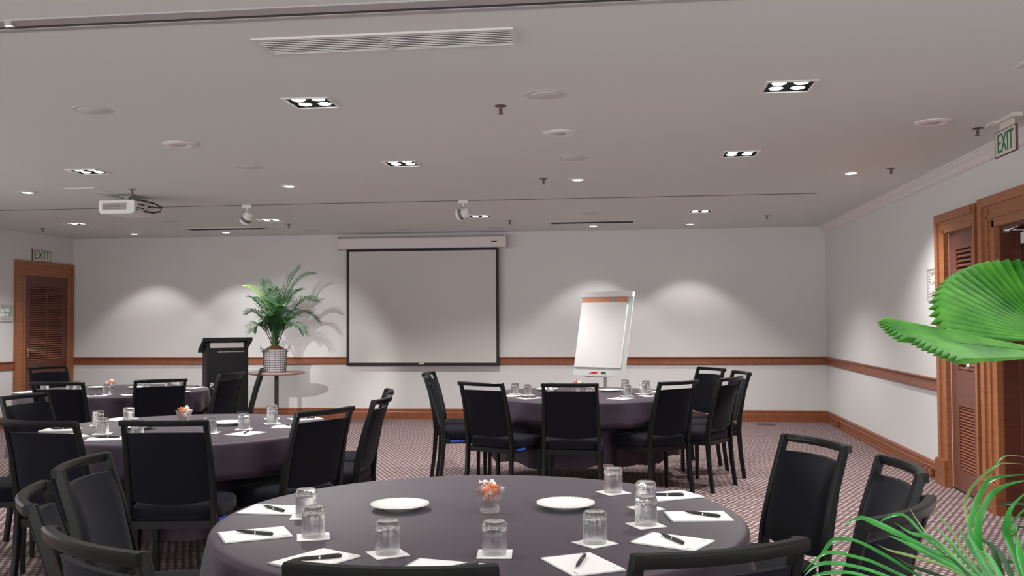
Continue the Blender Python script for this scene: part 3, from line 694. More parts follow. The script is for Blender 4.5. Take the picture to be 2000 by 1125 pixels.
b = MB(); b.lathe([(0.0, 0.0), (0.125, 0.0), (0.135, 0.01), (0.152, 0.285), (0.146, 0.29), (0.138, 0.27), (0, 0.27)], 32); pot = b.build('pot', 'pot', t, True)
b = MB()
for k in range(26):
    a = 2*PI*k/26; b.tube([(0.1368*math.cos(a), 0.1368*math.sin(a), 0.006), (0.1545*math.cos(a), 0.1545*math.sin(a), 0.288)], 0.0028, 4)
for k in range(11):
    z = 0.006+k*0.028; r = 0.1365+(0.1545-0.1365)*z/0.288
    b.tube([(r*math.cos(2*PI*q/24), r*math.sin(2*PI*q/24), z) for q in range(25)], 0.0028, 4)
b.build('wire_grid', 'wire', pot)
for s in (-1, 1):
    b = MB(); hd = r2*s
    b.tube([tuple(hd*0.150+Vector((0, 0, 0.28))), tuple(hd*0.185+Vector((0, 0, 0.33))), tuple(hd*0.175+Vector((0, 0, 0.275))), tuple(hd*0.155+Vector((0, 0, 0.25)))], 0.005, 6); b.build('handle', 'post', pot)
b = MB(); b.lathe([(0.143, 0.27), (0.11, 0.30), (0.05, 0.335), (0, 0.34)], 24); b.build('soil', 'soil', t, True)
def frond(parent, P0, P1, P2, n, L, mt, wid=0.012, name='frond', start=0.28):
    P0, P1, P2 = Vector(P0), Vector(P1), Vector(P2)
    def B(s): return P0*(1-s)**2 + P1*2*s*(1-s) + P2*s*s
    b = MB(); b.tube([B(i/10) for i in range(11)], [0.007-0.0055*i/10 for i in range(11)], 5)
    for i in range(n):
        s = start + (1-start)*(i+0.5)/n; P = B(s); T = (B(min(1, s+.02))-B(s-.02)).normalized()
        side = T.cross(Vector((0, 0, 1)))
        if side.length < 0.2: side = T.cross(v2)
        side.normalize(); up = side.cross(T)
        ll = L*(0.35+0.65*math.sin(PI*min(1, (s-start)/(1-start)*0.86+0.14)))
        for sg in (-1, 1):
            d = (T*0.75 + side*sg*0.70 + up*0.22 + Vector((random.uniform(-.05, .05), random.uniform(-.05, .05), random.uniform(-.05, .05)))).normalized()
            q1 = P + d*ll*0.5; q2 = P + d*ll + Vector((0, 0, -ll*random.uniform(0.12, 0.34)))
            w = d.cross(up).normalized()
            nn = w.cross(d)
            b.add([P-w*wid*.35, P+w*wid*.35, q1-w*wid*.5-nn*wid*.25, q1+nn*wid*.1, q1+w*wid*.5-nn*wid*.25, q2], [(0,1,3,2),(1,4,3),(2,3,5),(3,4,5)])
    return b.build(name, mt, parent, False, False)
FR = [((.49,.93,.05),(.15,.92)),((-.40,.76,-.1),(-.10,.70)),((-.12,.84,.15),(-.04,.5)),((.47,.57,-.15),(.22,.72)),((.58,.31,.1),(.30,.66)),((.38,.16,-.25),(.22,.45)),
      ((-.33,.42,.1),(-.17,.55)),((-.24,.20,-.2),(-.16,.42)),((-.28,.62,.2),(-.12,.55)),((.30,1.0,-.1),(.05,.70)),((.05,.52,-.4),(.02,.60)),((.08,.60,.4),(.03,.6)),((-.1,.40,-.35),(-.05,.5)),((.27,.40,.35),(.15,.6)),
      ((.20,.26,-.4),(.12,.5)),((-.02,.72,-.12),(0,.5)),((.33,.72,.2),(.10,.66)),((-.18,.32,-.3),(-.1,.48)),((.1,.3,-.3),(.05,.42)),((-.05,.25,-.2),(-.03,.35))]
for i, ((x, z, y), (mx, mz)) in enumerate(FR):
    base = Vector((random.uniform(-.03, .03), random.uniform(-.03, .03), 0.32))
    p2 = base + r2*x + v2*y + Vector((0, 0, z)); p1 = base + r2*mx + v2*y*0.35 + Vector((0, 0, mz))
    frond(t, base, p1, p2, 23, 0.27 if z > .5 else 0.21, 'palmy' if i == 1 else 'palm', 0.0125, start=0.24)
b = MB()
for k in range(9):
    a = k*0.7; b.tube([(0.03*math.cos(a), 0.03*math.sin(a), 0.30), (0.045*math.cos(a), 0.045*math.sin(a), 0.55)], [0.010, 0.006], 6)
b.build('stems', 'stem', t)

# ------------------------------------------------------------------ chairs
def make_chair():
    t = thing('banquet_chair', '', 'chair', (0, 0, 0), 0, 'black banquet chairs')
    X = Vector((1, 0, 0)); Y = Vector((0, 1, 0))
    def sec(a, c, ch=0.004): return [(-a+ch, -c), (a-ch, -c), (a, -c+ch), (a, c-ch), (a-ch, c), (-a+ch, c), (-a, c-ch), (-a, -c+ch)]
    for s in (-1, 1):
        path = [(s*.218, -.235, 0), (s*.214, -.205, .22), (s*.211, -.192, .42), (s*.208, -.203, .55), (s*.203, -.245, .74), (s*.199, -.300, .916)]
        b = MB(); b.sweep(path, [(X, Y, sec(.0125+.002*(i in (1, 2, 3)), .0165+.004*(i in (2, 3)))) for i in range(6)]); b.build('leg', 'black', t, True)
        path = [(s*.200, .185, 0), (s*.207, .187, .25), (s*.210, .187, .41)]
        b = MB(); b.sweep(path, [(X, Y, sec(.012, .012)), (X, Y, sec(.015, .016)), (X, Y, sec(.016, .018))]); b.build('leg', 'black', t, True)
    W = .2125; nseg = 12
    path = []; secs = []
    for i in range(nseg+1):
        x = -W+2*W*i/nseg; y = -.302-.036*(1-(x/W)**2)
        tx = Vector((1, .036*2*x/W**2, 0)).normalized(); nY = Vector((-tx.y, tx.x, 0))
        path.append((x, y, .903)); secs.append((nY, Vector((0, -.08, 1)).normalized(), [(-.014, -.014), (.013, -.014), (.016, -.008), (.016, .009), (.011, .015), (-.010, .015), (-.016, .010), (-.016, -.009)]))
    b = MB(); b.sweep(path, secs); b.build('top_rail', 'black', t, True)
    # padded backrest
    b = MB(); NX, NZ = 12, 10; V = []; Fc = []
    def yc(z): # post line
        pts = [(.42, -.192), (.55, -.203), (.74, -.245), (.916, -.300)]
        for (za, ya), (zb, yb) in zip(pts, pts[1:]):
            if z <= zb: return ya+(yb-ya)*(z-za)/(zb-za)
        return -.3
    for side in (0, 1):
        for j in range(NZ+1):
            for i in range(NX+1):
                u = -1+2*i/NX; v = j/NZ
                z0 = .508-.020*(1-u*u); z = z0+(.852-z0)*v + .004*(1-u*u)*v
                hw = .192-.004*v; x = u*hw
                ed = min(1, min((1-abs(u))*6, v*6, (1-v)*6)); th = .011+.012*math.sin(ed*PI/2)
                y = yc(z)-.030*(1-u*u)*(0.3+.7*v) + (th if side else -th*.75)
                V.append((x, y, z))
    n1 = (NX+1)*(NZ+1)
    for j in range(NZ):
        for i in range(NX):
            a = j*(NX+1)+i; Fc.append((a, a+1, a+NX+2, a+NX+1)); Fc.append((n1+a, n1+a+NX+1, n1+a+NX+2, n1+a+1))
    bd = [i for i in range(NX+1)] + [j*(NX+1)+NX for j in range(1, NZ+1)] + [NZ*(NX+1)+i for i in range(NX-1, -1, -1)] + [j*(NX+1) for j in range(NZ-1, 0, -1)]
    for k in range(len(bd)): a, c = bd[k], bd[(k+1) % len(bd)]; Fc.append((a, n1+a, n1+c, c))
    b.add(V, Fc); b.build('backrest', 'fabric', t, True)
    # seat cushion
    def outline(sc, n=40):
        o = []
        for k in range(n):
            a = 2*PI*k/n; c, s = math.cos(a), math.sin(a)
            r = (abs(c)**5+abs(s)**5)**(-1/5)
            x, y = c*r, s*r
            o.append(((.228+.010*y)*x*sc, .012+.213*y*sc))
        return o
    b = MB(); V = []; Fc = []; lay = [(.95, .405), (1.0, .415), (1.006, .440), (1.0, .462), (.96, .476), (.85, .485), (.55, .492), (.2, .495)]
    for sc, z in lay: V += [(x, y, z) for x, y in outline(sc)]
    n = 40
    for i in range(len(lay)-1):
        for k in range(n): l = (k+1) % n; Fc.append((i*n+k, i*n+l, (i+1)*n+l, (i+1)*n+k))
    Fc.append(tuple(range(n))[::-1]); Fc.append(tuple((len(lay)-1)*n+k for k in range(n)))
    b.add(V, Fc); st = b.build('seat', 'fabric', t, True)
    b = MB(); b.box(-.205, .205, -.200, -.175, .368, .405).box(-.205, .205, .178, .200, .372, .405).box(-.218, -.196, -.19, .19, .372, .405).box(.196, .218, -.19, .19, .372, .405); b.build('seat_frame', 'black', t)
    b = MB(); b.box(.218, .222, -.14, -.02, .386, .402); b.build('blue_tag', 'blue', t)
    return t
CH = [  # table, back-top mid, facing deg, label
 ('e', (-1.897, 3.159), 9, 'black chair left of the nearest table, its front turned towards the camera'),
 ('e', (-1.680, 2.568), 28, 'black chair at the left edge of the nearest table, seen along its top rail'),
 ('e', (-1.195, 2.029), 57, 'black chair in the bottom left corner with its back to the camera'),
 ('e', (-0.477, 1.883), 92, 'black chair at the bottom centre, only its top rail in frame'),
 ('e', (0.187, 2.097), 118, 'black chair at the bottom right of the nearest table, back to camera'),
 ('e', (0.716, 3.945), -156, 'tall black chair standing clear at the right behind the nearest table'),
 ('e', (0.877, 3.320), -177, 'black chair at right under the louvred door, partly behind another chair'),
 ('e', (0.676, 2.573), 144, 'black chair at right whose curved top rail touches the palm leaves'),
 ('b', (-2.264, 4.473), 98, 'large black chair back in front of the middle left table'),
 ('b', (-1.657, 5.102), 153, 'black chair on the right front of the middle left table'),
 ('b', (-1.545, 5.870), -178, 'black chair edge-on at the right of the middle left table, nearer one'),
 ('b', (-1.665, 6.450), -167, 'black chair edge-on at the right of the middle left table, farther one'),
 ('b', (-2.881, 4.416), 83, 'black chair back at the far left in front of the middle left table'),
 ('b', (-4.009, 5.975), -8, 'black chair at the left edge with its blue-grey front lit'),
 ('b', (-3.900, 4.990), 27, 'black chair left of the middle left table, only a seat corner in frame'),
 ('a', (-1.150, 7.326), 61, 'black chair at the front left of the far right table'),
 ('a', (-1.702, 8.044), 14, 'black chair on the left side of the far right table, nearer one'),
 ('a', (-1.835, 8.641), 0, 'black chair on the left side of the far right table, mostly hidden farther one'),
 ('a', (-0.459, 7.226), 89, 'black chair at the front middle of the far right table'),
 ('a', (0.361, 7.540), 134, 'black chair at the front right of the far right table'),
 ('a', (0.804, 8.038), 150, 'black chair on the right of the far right table with narrow slot visible'),
 ('a', (0.768, 9.529), -148, 'black chair behind the far right table facing the camera'),
 ('a', (0.982, 8.859), -166, 'black chair at the outer right of the far right table, half hidden'),
 ('d', (-3.893, 7.622), 132, 'black chair at the front right of the far left table'),
 ('d', (-4.574, 7.245), 96, 'black chair at the front left of the far left table'),
 ('d', (-6.248, 9.715), -29, 'black chair against the left louvred door beyond the far left table'),
 ('d', (-3.665, 8.532), 172, 'black chair in front of the lectern at the far left table'),
 ('d', (-3.662, 9.247), -160, 'black chair seen exactly edge-on below the palm side table'),
]
chair0 = make_chair(); SEATS = {'a': [], 'b': [], 'd': [], 'e': []}
TAB = {'e': (-0.497, 3.16), 'b': (-2.68, 5.62), 'a': (-0.43, 8.37), 'd': (-4.86, 8.60)}
for i, (k, (x, y), dg, lab) in enumerate(CH):
    a = math.radians(dg); fx_, fy_ = math.cos(a), math.sin(a)
    loc = (x+fx_*.302, y+fy_*.302, 0); rz = a-PI/2
    if i == 0:
        chair0.location = loc; chair0.rotation_euler = (0, 0, rz); chair0['label'] = lab
    else: dup(chair0, loc, rz, lab)
    SEATS[k].append((loc[0], loc[1], fx_, fy_))

# ------------------------------------------------------------------ tables and cloths
R = 0.862; TZ = 0.750
TN = {'e': 'the nearest table', 'b': 'the middle left table', 'a': 'the far right table', 'd': 'the far left table'}
def cloth(k):
    cx, cy = TAB[k]; rnd = random.Random(ord(k)*13)
    N = 224; ph = [rnd.uniform(0, 6.28) for _ in range(6)]
    def fold(a): return .62*math.sin(11*a+ph[0]+.8*math.sin(2*a+ph[4]))+.38*math.sin(17*a+ph[1])+.25*math.sin(5*a+ph[2])+.12*math.sin(27*a+ph[3])
    hem = 0.205
    lv = [(0.75, 0)] ; rings = []
    for r in (0.001, .2, .4, .6, .75, .83): rings.append(('t', r, TZ))
    for q in range(1, 6):
        a = q/5*PI/2; rings.append(('t', R-.022+.022*math.sin(a), TZ-.022*(1-math.cos(a))))
    K = 14
    lim = {}
    def limits(z):
        L = []
        for i in range(N):
            a = 2*PI*i/N; c, s = math.cos(a), math.sin(a); m = 9.0
            if z < 0.53:
                for (sx_, sy_, fx_, fy_) in SEATS[k]:
                    r = 1.1
                    while r > .45:
                        dx, dy = cx+r*c-sx_, cy+r*s-sy_
                        ly = dx*fx_+dy*fy_; lx = -dx*fy_+dy*fx_
                        if abs(lx) < .262 and -.25 < ly < .245: m = min(m, r)
                        r -= .01
            L.append(m)
        out = []
        for i in range(N): out.append(min(L[(i+j) % N] for j in range(-3, 4)))
        sm = []
        for i in range(N): sm.append(sum(min(out[(i+j) % N], 1.0) for j in range(-2, 3))/5)
        return [min(a_, b_) for a_, b_ in zip(sm, [min(o_, 1.0) for o_ in out])]
    L0 = limits(0.4)
    V = []
    for kind, r, z in rings:
        for i in range(N):
            a = 2*PI*i/N; V.append((r*math.cos(a), r*math.sin(a), z))
    for q in range(1, K+1):
        v = q/K; z0 = TZ-.022
        for i in range(N):
            a = 2*PI*i/N; z = z0+(hem+.018*math.sin(5*a+ph[4])+.012*math.sin(11*a+ph[5])-z0)*v
            r = R+.035*v+.052*v**0.6*fold(a)
            if z < .545:
                w = min(1, (0.545-z)/.03); r = min(r, r*(1-w)+L0[i]*w)
            V.append((r*math.cos(a), r*math.sin(a), z))
    nr = len(rings)+K; Fc = []
    for j in range(nr-1):
        for i in range(N): l = (i+1) % N; Fc.append((j*N+i, j*N+l, (j+1)*N+l, (j+1)*N+i))
    b = MB(); b.add(V, Fc); b.f.append(list(range(N))); b.mi.append(0)
    o = b.build('tablecloth', 'cloth', None, 'all'); o.location = (cx, cy, 0)
    tag(o, {'e': 'dark plum cloth over the nearest round table', 'b': 'dark plum cloth over the middle left round table', 'a': 'dark plum cloth over the far round table in front of the flip chart', 'd': 'dark plum cloth over the far left round table beside the lectern'}[k], 'tablecloth', 'dark round tablecloths')
TL = {'e': 'round banquet table nearest the camera, under its cloth', 'b': 'round banquet table at middle left, under its cloth', 'a': 'round banquet table below the flip chart, under its cloth', 'd': 'round banquet table beside the lectern, under its cloth'}
for k, (cx, cy) in TAB.items():
    t = thing('round_table', TL[k], 'table', (cx, cy, 0), 0, 'round banquet tables')
    b = MB(); b.lathe([(0, .715), (R-.03, .715), (R-.024, .728), (R-.03, .742), (0, .742)], 48); b.build('tabletop', 'wood', t, True)
    for a in (0.6, 2.5, 3.75, 5.65):
        b = MB(); b.tube([(.36*math.cos(a), .36*math.sin(a), 0), (.36*math.cos(a), .36*math.sin(a), .715)], .015, 8); b.build('leg', 'black', t, True)
    cloth(k)
# ------------------------------------------------------------------ tableware
b = MB()  # tumbler standing upside down: rim at z=0, thick fluted base at top
def ripple_lathe(prof, n):
    V = []; Fc = []
    for r, z, am in prof:
        for k in range(n): a = 2*PI*k/n; rr = r*(1+am*math.cos(a*n/4)); V.append((rr*math.cos(a), rr*math.sin(a), z+am*.010*math.cos(a*n/4)))
    m = len(prof)
    for i in range(m-1):
        for k in range(n): l = (k+1) % n; Fc.append((i*n+k, i*n+l, (i+1)*n+l, (i+1)*n+k))
    return V, Fc
PROF = [(.0338, .0012, 0), (.0345, 0, 0), (.0352, .0015, 0), (.0348, .035, 0), (.0344, .058, 0), (.0340, .066, .012), (.0336, .078, .045), (.0322, .085, .030), (.0290, .0895, .01), (.0240, .0900, 0), (.014, .0875, 0), (.0003, .0868, 0)]
b.add(*ripple_lathe(PROF, 48))
PIN = [(.0338, .0012, 0), (.0334, .035, 0), (.0328, .054, 0), (.0300, .0640, .025), (.0220, .0690, .06), (.0110, .0705, .04), (.0003, .0700, 0)]
b.add(*ripple_lathe(PIN, 48))
b.mi = [1 if min(b.v[i][2] for i in f) > .053 else 0 for f in b.f]
ME_GLASS = b.mesh('glass_tumbler', ['glass', 'glassbase'], True)
b = MB(); b.box(-.048, .048, -.048, .048, 0, .0022); ME_COAST = b.mesh('card', 'paper')
b = MB(); b.lathe([(0, .0022), (.022, .0022), (.022, .0026), (0, .0026)], 20); ME_CPR = b.mesh('printed_mark', 'print')
b = MB(); b.box(-.10, .10, -.074, .074, 0, .004); ME_PAD = b.mesh('sheets', 'paper')
b = MB(); b.box(-.1005, -.0955, -.0745, .0745, 0, .0044); ME_BIND = b.mesh('binding', 'paperedge')
b = MB(); b.box(.070, .092, -.062, -.058, .004, .0043).box(.070, .080, .055, .058, .004, .0043); ME_PMARK = b.mesh('printed_mark', 'print')
def lx(mb, n0=0): mb.v = [(q[2], q[0], q[1]) for q in mb.v]; return mb
b = lx(MB().lathe([(0, -.068), (.0008, -.068), (.002, -.060), (.0045, -.045), (.0052, -.030), (.0052, .004), (0, .004)], 12)); ME_PB = b.mesh('barrel', 'blackplastic', True)
b = lx(MB().lathe([(0, .008), (.0054, .008), (.0056, .030), (.0050, .062), (.003, .066), (0, .066)], 12)); ME_PC = b.mesh('cap', 'blackplastic', True)
b = lx(MB().lathe([(0, .003), (.0058, .003), (.0058, .008), (0, .008)], 12)); ME_PR = b.mesh('silver_ring', 'chrome', True)
b = MB(); b.box(.018, .060, -.0015, .0015, .0055, .0070); ME_PCL = b.mesh('clip', 'chrome')
b = MB(); b.lathe([(0, .004), (.052, .004), (.055, 0), (.058, .002), (.070, .007), (.096, .0165), (.0995, .019), (.098, .0205), (.092, .0185), (.070, .0105), (.058, .0065), (0, .006)], 56); ME_PL = b.mesh('dish', 'china', True)
b = MB()
for k in range(56):
    a = 2*PI*k/56; b.obox((.0965*math.cos(a), .0965*math.sin(a), .0198), Vector((math.cos(a), math.sin(a), 0))*.0035, Vector((-math.sin(a), math.cos(a), 0))*.0032, Vector((0, 0, .0016)))
ME_BEAD = b.mesh('beaded_rim', 'china')
b = MB(); b.lathe([(.0, .0), (.030, 0), (.031, .003), (.031, .018), (.036, .026), (.053, .078), (.0535, .080), (.0515, .080), (.034, .030), (.026, .022), (0, .021)], 36); ME_BOWL = b.mesh('bowl_body', 'glass', True)
b = MB(); b.lathe([(.0312, .003), (.0325, .006), (.0312, .009), (.0325, .012), (.0312, .016)], 28); ME_FOOT = b.mesh('foot_rings', 'glass', True)
def candy(mt):
    b = MB(); b.lathe([(0, -.011), (.006, -.010), (.0095, -.004), (.0095, .004), (.006, .010), (0, .011)], 10)
    for s in (-1, 1):
        V = [(0, 0, s*.009)]
        for k in range(9): a = 2*PI*k/9; rr = .011 if k % 2 else .007; V.append((rr*math.cos(a), rr*math.sin(a), s*(.022+.003*(k % 2))))
        b.add(V, [(0, 1+k, 1+(k+1) % 9) for k in range(9)])
    return b.mesh('sweet', mt)
ME_C = [candy('candyo'), candy('candyw')]
def px_of(x, y, z):
    q = Vector((x, y, z))-EYE; return 1000+FPX*q.dot(CR)/q.dot(CF)
Z = TZ + 0.0012
def order(L): return sorted(range(len(L)), key=lambda i: px_of(L[i][0], L[i][1], Z))
def setting(k, glasses, pads, plates, bowl, ncandy):
    tn = TN[k]; rnd = random.Random(ord(k))
    for rank, i in enumerate(order(glasses)):
        x, y, rz = glasses[i]
        c = thing('coaster', 'square white card coaster on %s, %s of the coasters' % (tn, ORD[rank]), 'coaster', (x, y, Z), rz, 'white coasters'); obj('card', ME_COAST, c); obj('printed_mark', ME_CPR, c)
        g = tag(obj('glass_tumbler', ME_GLASS), 'upturned clear glass tumbler on %s, %s of its glasses' % (tn, ORD[rank]), 'glass', 'upturned tumblers'); g.location = (x, y, Z+.0028); g.rotation_euler = (0, 0, rz*3)
    for rank, i in enumerate(order(pads)):
        x, y, dg, pen = pads[i]; a = math.radians(dg)
        q = thing('notepad', 'white notepad on %s, %s of its pads' % (tn, ORD[rank]), 'notepad', (x, y, Z), a, 'white notepads'); obj('sheets', ME_PAD, q); obj('binding', ME_BIND, q); obj('printed_mark', ME_PMARK, q)
        if pen:
            q = thing('pen', 'black pen with silver ring on %s, on the %s notepad' % (tn, ORD[rank]), 'pen', (pen[0], pen[1], Z+.0044+.0057), math.radians(pen[2]), 'black pens')
            obj('barrel', ME_PB, q); obj('cap', ME_PC, q); obj('silver_ring', ME_PR, q); obj('clip', ME_PCL, q)
    for rank, i in enumerate(order(plates)):
        x, y = plates[i]; w = ['left', 'right', 'far right'][rank] if len(plates) > 1 else 'single'
        q = thing('plate', 'white china plate with beaded rim on %s, %s one' % (tn, w), 'plate', (x, y, Z), 0, 'white plates'); obj('dish', ME_PL, q); obj('beaded_rim', ME_BEAD, q)
    x, y = bowl
    q = thing('sweet_bowl', 'flared glass bowl of wrapped sweets on %s' % tn, 'bowl', (x, y, Z), 0, 'glass sweet bowls'); obj('bowl_body', ME_BOWL, q); obj('foot_rings', ME_FOOT, q)
    placed = []
    for n in range(ncandy):
        for tries in range(60):
            lv = n/ncandy; z = .047+.050*lv+rnd.uniform(-.004, .004); rr = max(.006, min(.036, .006+(z-.047)*.62)) if lv < .75 else .026
            a = rnd.uniform(0, 2*PI); r = rr*math.sqrt(rnd.random()); P = (r*math.cos(a), r*math.sin(a), z)
            if all((P[0]-o_[0])**2+(P[1]-o_[1])**2+(P[2]-o_[2])**2 > .017**2 for o_ in placed) or tries == 59: break
        placed.append(P)
        s = obj('wrapped_sweet', ME_C[0 if n % 5 in (0, 3) else 1]); s.location = (x+P[0], y+P[1], Z+P[2]); s.scale = (.85, .85, .85); s.rotation_euler = (rnd.uniform(0, 6) if lv > .3 else 1.57, rnd.uniform(0, 6), rnd.uniform(0, 6))
        col = 'orange' if n % 5 in (0, 3) else 'white'
        tag(s, '%s twist-wrapped sweet in the glass bowl on %s' % (col, tn), 'sweet', '%s sweets in the bowl on %s' % (col, tn))
setting('e', [(-0.675, 2.626, .6), (-0.379, 2.650, .1), (-0.109, 2.810, .75), (0.041, 3.067, .5), (0.045, 3.337, .55), (-0.071, 3.627, .6), (-0.949, 2.807, .35), (-1.071, 3.094, .2)],
        [(-1.220, 3.189, -3, (-1.214, 3.177, -38)), (-1.135, 2.815, 31, (-1.134, 2.810, -14)), (-0.854, 2.537, 61, (-0.845, 2.531, 24)), (-0.493, 2.482, -12, (-0.455, 2.470, 38)),
         (-0.134, 2.564, -60, (-0.138, 2.569, 83)), (0.113, 2.846, -27, (0.112, 2.854, -62)), (0.211, 3.215, 8, (0.224, 3.219, -32)), (0.134, 3.575, 30, (0.119, 3.556, 2))],
        [(-0.792, 3.249), (-0.228, 3.320)], (-0.478, 3.226), 18)
setting('b', [(-2.299, 5.528, .3), (-2.242, 5.841, .5), (-2.355, 6.130, .4), (-2.421, 5.338, .2), (-3.30, 5.66, .5), (-3.031, 5.243, .3), (-3.22, 5.88, .7), (-2.79, 5.19, .2)],
        [(-2.197, 5.305, 75, (-2.197, 5.315, 100)), (-2.070, 5.680, 10, (-2.070, 5.690, -35)), (-2.130, 6.130, 40, (-2.13, 6.13, 10)), (-2.880, 5.020, 20, (-2.88, 5.03, 12)), (-3.160, 5.130, -40, None), (-3.37, 6.02, 70, None), (-3.400, 5.420, 10, (-3.39, 5.42, 30))],
        [(-2.500, 5.760), (-2.95, 5.50)], (-2.835, 5.86), 16)
setting('a', [(-1.0, 8.300, .3), (-0.880, 8.181, .6), (-0.701, 8.400, .2), (-0.058, 8.830, .5), (-0.037, 8.117, .3), (0.100, 8.370, .6), (0.130, 8.720, .4), (-0.33, 7.80, .3)],
        [(-0.834, 7.850, 40, (-0.834, 7.850, 20)), (-1.050, 8.080, -20, None), (-0.090, 7.840, 60, (-0.09, 7.85, 90)), (0.170, 8.130, 20, (0.17, 8.13, -20)), (0.250, 8.540, 80, None)],
        [(-0.755, 8.680), (-0.195, 8.600)], (-0.473, 8.605), 14)
setting('d', [(-4.619, 8.051, .2), (-5.290, 8.180, .4), (-5.130, 8.320, .7), (-5.150, 8.470, .3), (-4.440, 8.419, .5), (-4.294, 8.560, .2), (-4.250, 8.700, .6)],
        [(-4.640, 7.890, 15, (-4.64, 7.90, 40)), (-5.520, 8.250, 60, None), (-4.360, 8.040, 40, (-4.36, 8.05, 10)), (-4.215, 8.900, 80, (-4.215, 8.90, 60)), (-4.12, 8.36, 60, None)],
        [(-5.100, 8.740), (-4.700, 8.760)], (-4.845, 8.500), 12)

# ------------------------------------------------------------------ foreground plants at the right edge
def smooth_path(P, n):
    out = []
    for i in range(len(P)-1):
        p0, p1, p2, p3 = P[max(i-1, 0)], P[i], P[i+1], P[min(i+2, len(P)-1)]
        for k in range(n):
            s = k/n; out.append(0.5*((2*p1)+(p2-p0)*s+(2*p0-5*p1+4*p2-p3)*s*s+(3*p1-p0-3*p2+p3)*s**3))
    out.append(P[-1]); return out
def fan_leaf(parent, C, e1, e2, r, th0, th1, n, cup=0.1, jag=0.03, mt='fan', fold=0.010):
    nrm = e1.cross(e2).normalized()
    leaf = bpy.data.objects.new('fan_leaf', None); COL.objects.link(leaf); leaf.parent = parent
    th0, th1 = math.radians(th0), math.radians(th1)
    for k in range(n):
        b = MB(); V = []; a0 = th0+(th1-th0)*k/n; a1 = th0+(th1-th0)*(k+1)/n; am = (a0+a1)/2
        for j in range(9):
            q = 0.05+0.95*j/8
            for (a, up) in ((a0, -1), (am, 1), (a1, -1)):
                rr = r*q*(1.0 if j < 8 else (1+jag if up > 0 else 1-jag))
                V.append(C + e1*(rr*math.cos(a)) + e2*(rr*math.sin(a)) + nrm*(up*fold*q - cup*r*q*q))
        Fc = []
        for j in range(8): o = j*3; Fc += [(o, o+1, o+4, o+3), (o+1, o+2, o+5, o+4)]
        b.add(V, Fc); b.build('leaf_segment', mt, leaf, False, False)
    return leaf
def cv(r_, u_, f_): return CR*r_ + CU*u_ + CF*f_
t = thing('fan_palm', 'pleated bright green fan palm leaves reaching in at the right edge', 'potted plant', (0, 0, 0))
CA = at(2064, 662, 1.80); CB = at(2082, 690, 1.70)
base = Vector((at(2480, 1000, 2.0).x, at(2480, 1000, 2.0).y, 0))
fan_leaf(t, CA, cv(-1, 0, 0), cv(0, .62, .785), 0.222, -6, 168, 30, 0.08, 0.035, fold=0.0105)
fan_leaf(t, CB, cv(-.991, .115, .06), cv(0, .27, .963), 0.306, -9, 14, 8, 0.01, 0.025, fold=0.0065)
fan_leaf(t, CB + cv(0, -.002, 0), cv(-.991, .115, .06), cv(0, .25, .968), 0.292, -31, -10, 8, 0.02, 0.025, fold=0.0065)
for C in (CA, CB):
    b = MB(); m = (C+base)/2 + Vector((0, 0, 0.28)); b.tube(smooth_path([base+Vector((0, 0, .34)), base*0.6+m*0.4+Vector((0, 0, .12)), m+Vector((0, 0, .05)), C], 5), .0055, 7); b.build('leaf_stalk', 'stem', t, True)
b = MB(); b.lathe([(0, 0), (.13, 0), (.17, .34), (.18, .36), (.165, .36), (.155, .32), (0, .32)], 28, tuple(base)); b.build('planter', 'planter', t, True)
b = MB(); b.lathe([(0, .335), (.15, .325)], 24, tuple(base)); b.build('soil', 'soil', t, True)

